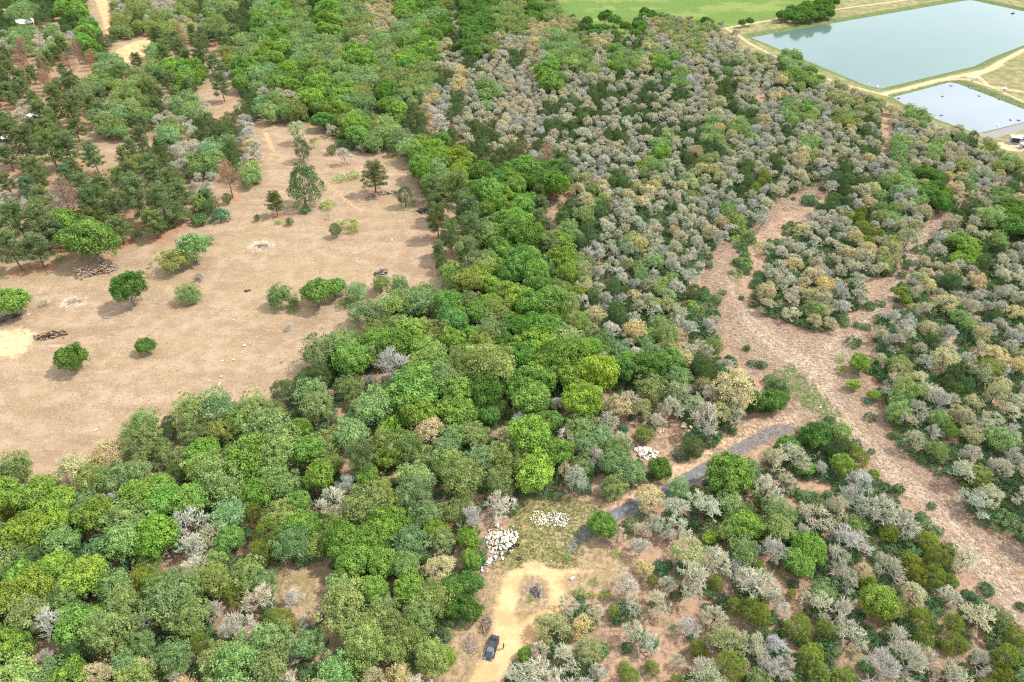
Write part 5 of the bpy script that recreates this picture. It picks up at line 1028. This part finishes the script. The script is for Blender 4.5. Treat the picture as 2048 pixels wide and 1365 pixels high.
# sheds and vehicles at the far pasture corner
def shed(px, py, w, d, h, rz, roofm, wallm, label):
    r = empty('shed', g3(px, py), rz); tag(r, label, 'shed')
    bm = bmesh.new(); add_box(bm, (0, 0, h / 2), (w, d, h)); bm_obj('wall', bm, wallm, r)
    bm = bmesh.new(); ww, dd = w / 2 + .3, d / 2 + .3; vs = [bm.verts.new(p) for p in ((-ww, -dd, h), (ww, -dd, h), (ww, dd, h), (-ww, dd, h), (-ww, 0, h + d * .22), (ww, 0, h + d * .22))]
    for f in ((0, 1, 5, 4), (2, 3, 4, 5), (1, 2, 5), (3, 0, 4), (3, 2, 1, 0)): bm.faces.new([vs[i] for i in f])
    bm_obj('roof', bm, roofm, r)
    bm = bmesh.new(); add_box(bm, (w * .2, -d / 2 - .02, 1.05), (1.0, .08, 2.1)); bm_obj('door', bm, M_DARK, r)
    bm = bmesh.new(); add_box(bm, (-w * .22, -d / 2 - .02, 1.5), (1.1, .08, .9)); bm_obj('window', bm, M_GLASS, r)
shed(54, 54, 9, 8, 3.0, .5, M_WPAINT, mat("tan_siding", (.42, .31, .20)), "small tan shed with a white metal roof among dark trees"); shed(2, 30, 10, 7, 3, -.5, mat("pink_roof", (.62, .42, .36)), M_WPAINT, "pinkish roofed building at the wooded top corner")
shed(2, 292, 9, 3, 2.8, 1.2, M_WPAINT, M_METAL, "white roofed trailer hidden behind pines at the frame edge"); shed(69, 243, 6, 3, 2.3, -.8, mat("pale_canvas", (.55, .58, .62)), M_METAL, "pale grey canopy glimpsed between pine trunks"); shed(176, 180, 4, 3, 2.0, .4, mat("blue_tarp", (.30, .42, .60)), M_METAL, "little blue-grey roof between pine crowns")
# cows
def cow(px, py, rz, label):
    r = empty('cow', g3(px, py), rz); tag(r, label, 'cow', 'black cows on the pasture')
    Jc = [(-.7, 0, 1.15), (0, 0, 1.12), (.65, 0, 1.18), (1.0, 0, 1.35), (1.25, 0, 1.30), (1.5, 0, 1.12), (-.72, .2, .95), (-.78, .22, .55), (-.70, .22, .05), (-.72, -.2, .95), (-.78, -.22, .55), (-.70, -.22, .05), (.62, .2, .85), (.62, .21, .48), (.64, .21, .05), (.62, -.2, .85), (.62, -.21, .48), (.64, -.21, .05), (-.95, 0, 1.2), (-1.0, 0, .6)]
    Ec = [(0, 1), (1, 2), (2, 3), (3, 4), (4, 5), (0, 6), (6, 7), (7, 8), (0, 9), (9, 10), (10, 11), (2, 12), (12, 13), (13, 14), (2, 15), (15, 16), (16, 17), (0, 18), (18, 19)]
    figure('body', Ec, Jc, [.36, .42, .38, .22, .17, .10, .17, .09, .07, .17, .09, .07, .14, .08, .07, .14, .08, .07, .06, .04], mat("black_hide", (.03, .025, .022), .8), r, 1)
    for s in (-1, 1): bm = bmesh.new(); add_cyl(bm, (1.18, s * .12, 1.42), (1.15, s * .32, 1.40), .06, .02, 5); bm_obj('ear', bm, M_CHAR, r)
cow(191, 327, .4, "black cow on the bare ground, lower of the two"); cow(199, 322, 2.2, "black cow standing a little above its companion")

# ------------------------------------------------------------------ litter on the ground that nobody would count
def sticks(name, label, pts_mask, n, ln, r_, m, seed, flat=.12, lift=.03):
    g = np.random.default_rng(seed); sel = P[pts_mask]; p = sel[g.integers(len(sel), size=n)] + g.uniform(-STEP / 2, STEP / 2, (n, 2))
    u, v = pix(p[:, 0], p[:, 1]); k = (u > -60) & (u < 2110) & (v > -20) & (v < 1420); p = p[k]; n = len(p)
    z = np.array([hz(*q) for q in p]) + lift; az = g.uniform(0, 6.28, n); L_ = g.uniform(*ln, n) / 2; d = np.stack([np.cos(az) * L_, np.sin(az) * L_, g.normal(0, flat, n) * L_], 1); c = np.column_stack([p, z])
    rr = r_ * g.uniform(.6, 1.6, n); V, F = tubes(c - d, c + d, rr, rr * .5); o = link(name, mesh_np(name, V, [F], [m])); tag(o, label, kind='stuff')
def near(mask, d): return mask & (P[:, 1] < d)
cl_ = near(Z['clearing'] > 0, 420); ft_ = near((Z['clearing'] < -1) & (Z['pasture'] < -2) & (Z['pondland'] < 0) & (Z['dirt'] < -1) & (Z['asphalt'] < -1) & (P[:, 0] > -20), 330)
sticks('shredded_brush', "bleached chips and sticks strewn over the clearing", cl_, 15000, (.5, 1.7), .045, M_DEAD, 1); sticks('brown_brush', "brown chips and sticks strewn over the clearing", cl_, 9000, (.4, 1.5), .05, M_DEADB, 2)
sticks('forest_sticks', "fallen grey branches on the woodland floor", ft_, 14000, (.6, 2.6), .035, M_DEAD, 3)
def pebbles(name, label, mask, n, size, m, seed):
    g = np.random.default_rng(seed); sel = P[mask]; p = sel[g.integers(len(sel), size=n)] + g.uniform(-STEP / 2, STEP / 2, (n, 2)); z = np.array([hz(*q) for q in p]); s = g.uniform(*size, n)
    O = np.array([(1, 0, 0), (-1, 0, 0), (0, 1, 0), (0, -1, 0), (0, 0, .6), (0, 0, -.6)], float); T = np.array([(0, 2, 4), (2, 1, 4), (1, 3, 4), (3, 0, 4)])
    V = (O[None] * g.uniform(.6, 1.3, (n, 6, 1)) * s[:, None, None] + np.column_stack([p, z])[:, None]).reshape(-1, 3); F = (T[None] + np.arange(n)[:, None, None] * 6).reshape(-1, 3)
    o = link(name, mesh_np(name, V, [F], [m])); tag(o, label, kind='stuff')
pa_ = near(sd_poly(P, PASTURE) > 1, 420)
pebbles('pasture_chips', "pale chips of straw and stone flecking the pasture", pa_, 3000, (.05, .14), mat('straw_chip', (.46, .38, .29)), 4)
pebbles('pasture_clods', "dark clods and dung flecking the pasture", pa_, 2600, (.07, .2), mat("dark_clod", (.13, .09, .065)), 5)
pebbles('dark_weeds', "low dull weeds on the pasture", pa_, 1800, (.15, .38), mat("dull_weed", (.17, .165, .08)), 6)
gl_ = near((Z['glade'] > 0) | (Z['olive'] > 0) | ((Z['dirt'] > -4) & (P[:, 1] < 120)), 200)
pebbles('glade_chips', "pale grit around the dirt loop", gl_, 1800, (.04, .12), M_GSTONE, 7)
# grass tufts
def tufts(name, label, mask, n, size, rgb, seed):
    g = np.random.default_rng(seed); sel = P[mask]; p = sel[g.integers(len(sel), size=n)] + g.uniform(-STEP / 2, STEP / 2, (n, 2)); z = np.array([hz(*q) for q in p]); b = 6
    C = np.repeat(np.column_stack([p, z]), b, 0) + np.column_stack([g.normal(0, .12, (n * b, 2)), np.zeros(n * b)]); h = g.uniform(*size, n * b); t = C + np.column_stack([g.normal(0, .12, (n * b, 2)), h])
    V, F = tubes(C - [0, 0, .02], t, np.full(n * b, .035), np.full(n * b, .006)); o = link(name, mesh_np(name, V, [F], [mat(name + "_blades", rgb)])); tag(o, label, kind='stuff')
tufts('olive_grass', "olive grass tufts in the glade above the dirt loop", near(Z['olive'] > -1, 200) & (Z['dirt'] < -.3), 2600, (.1, .35), (.17, .19, .055), 1)
tufts('track_grass', "fresh green grass along the junction ditch", near(Z['lush'] > -1, 300), 1300, (.1, .35), (.17, .28, .07), 2)
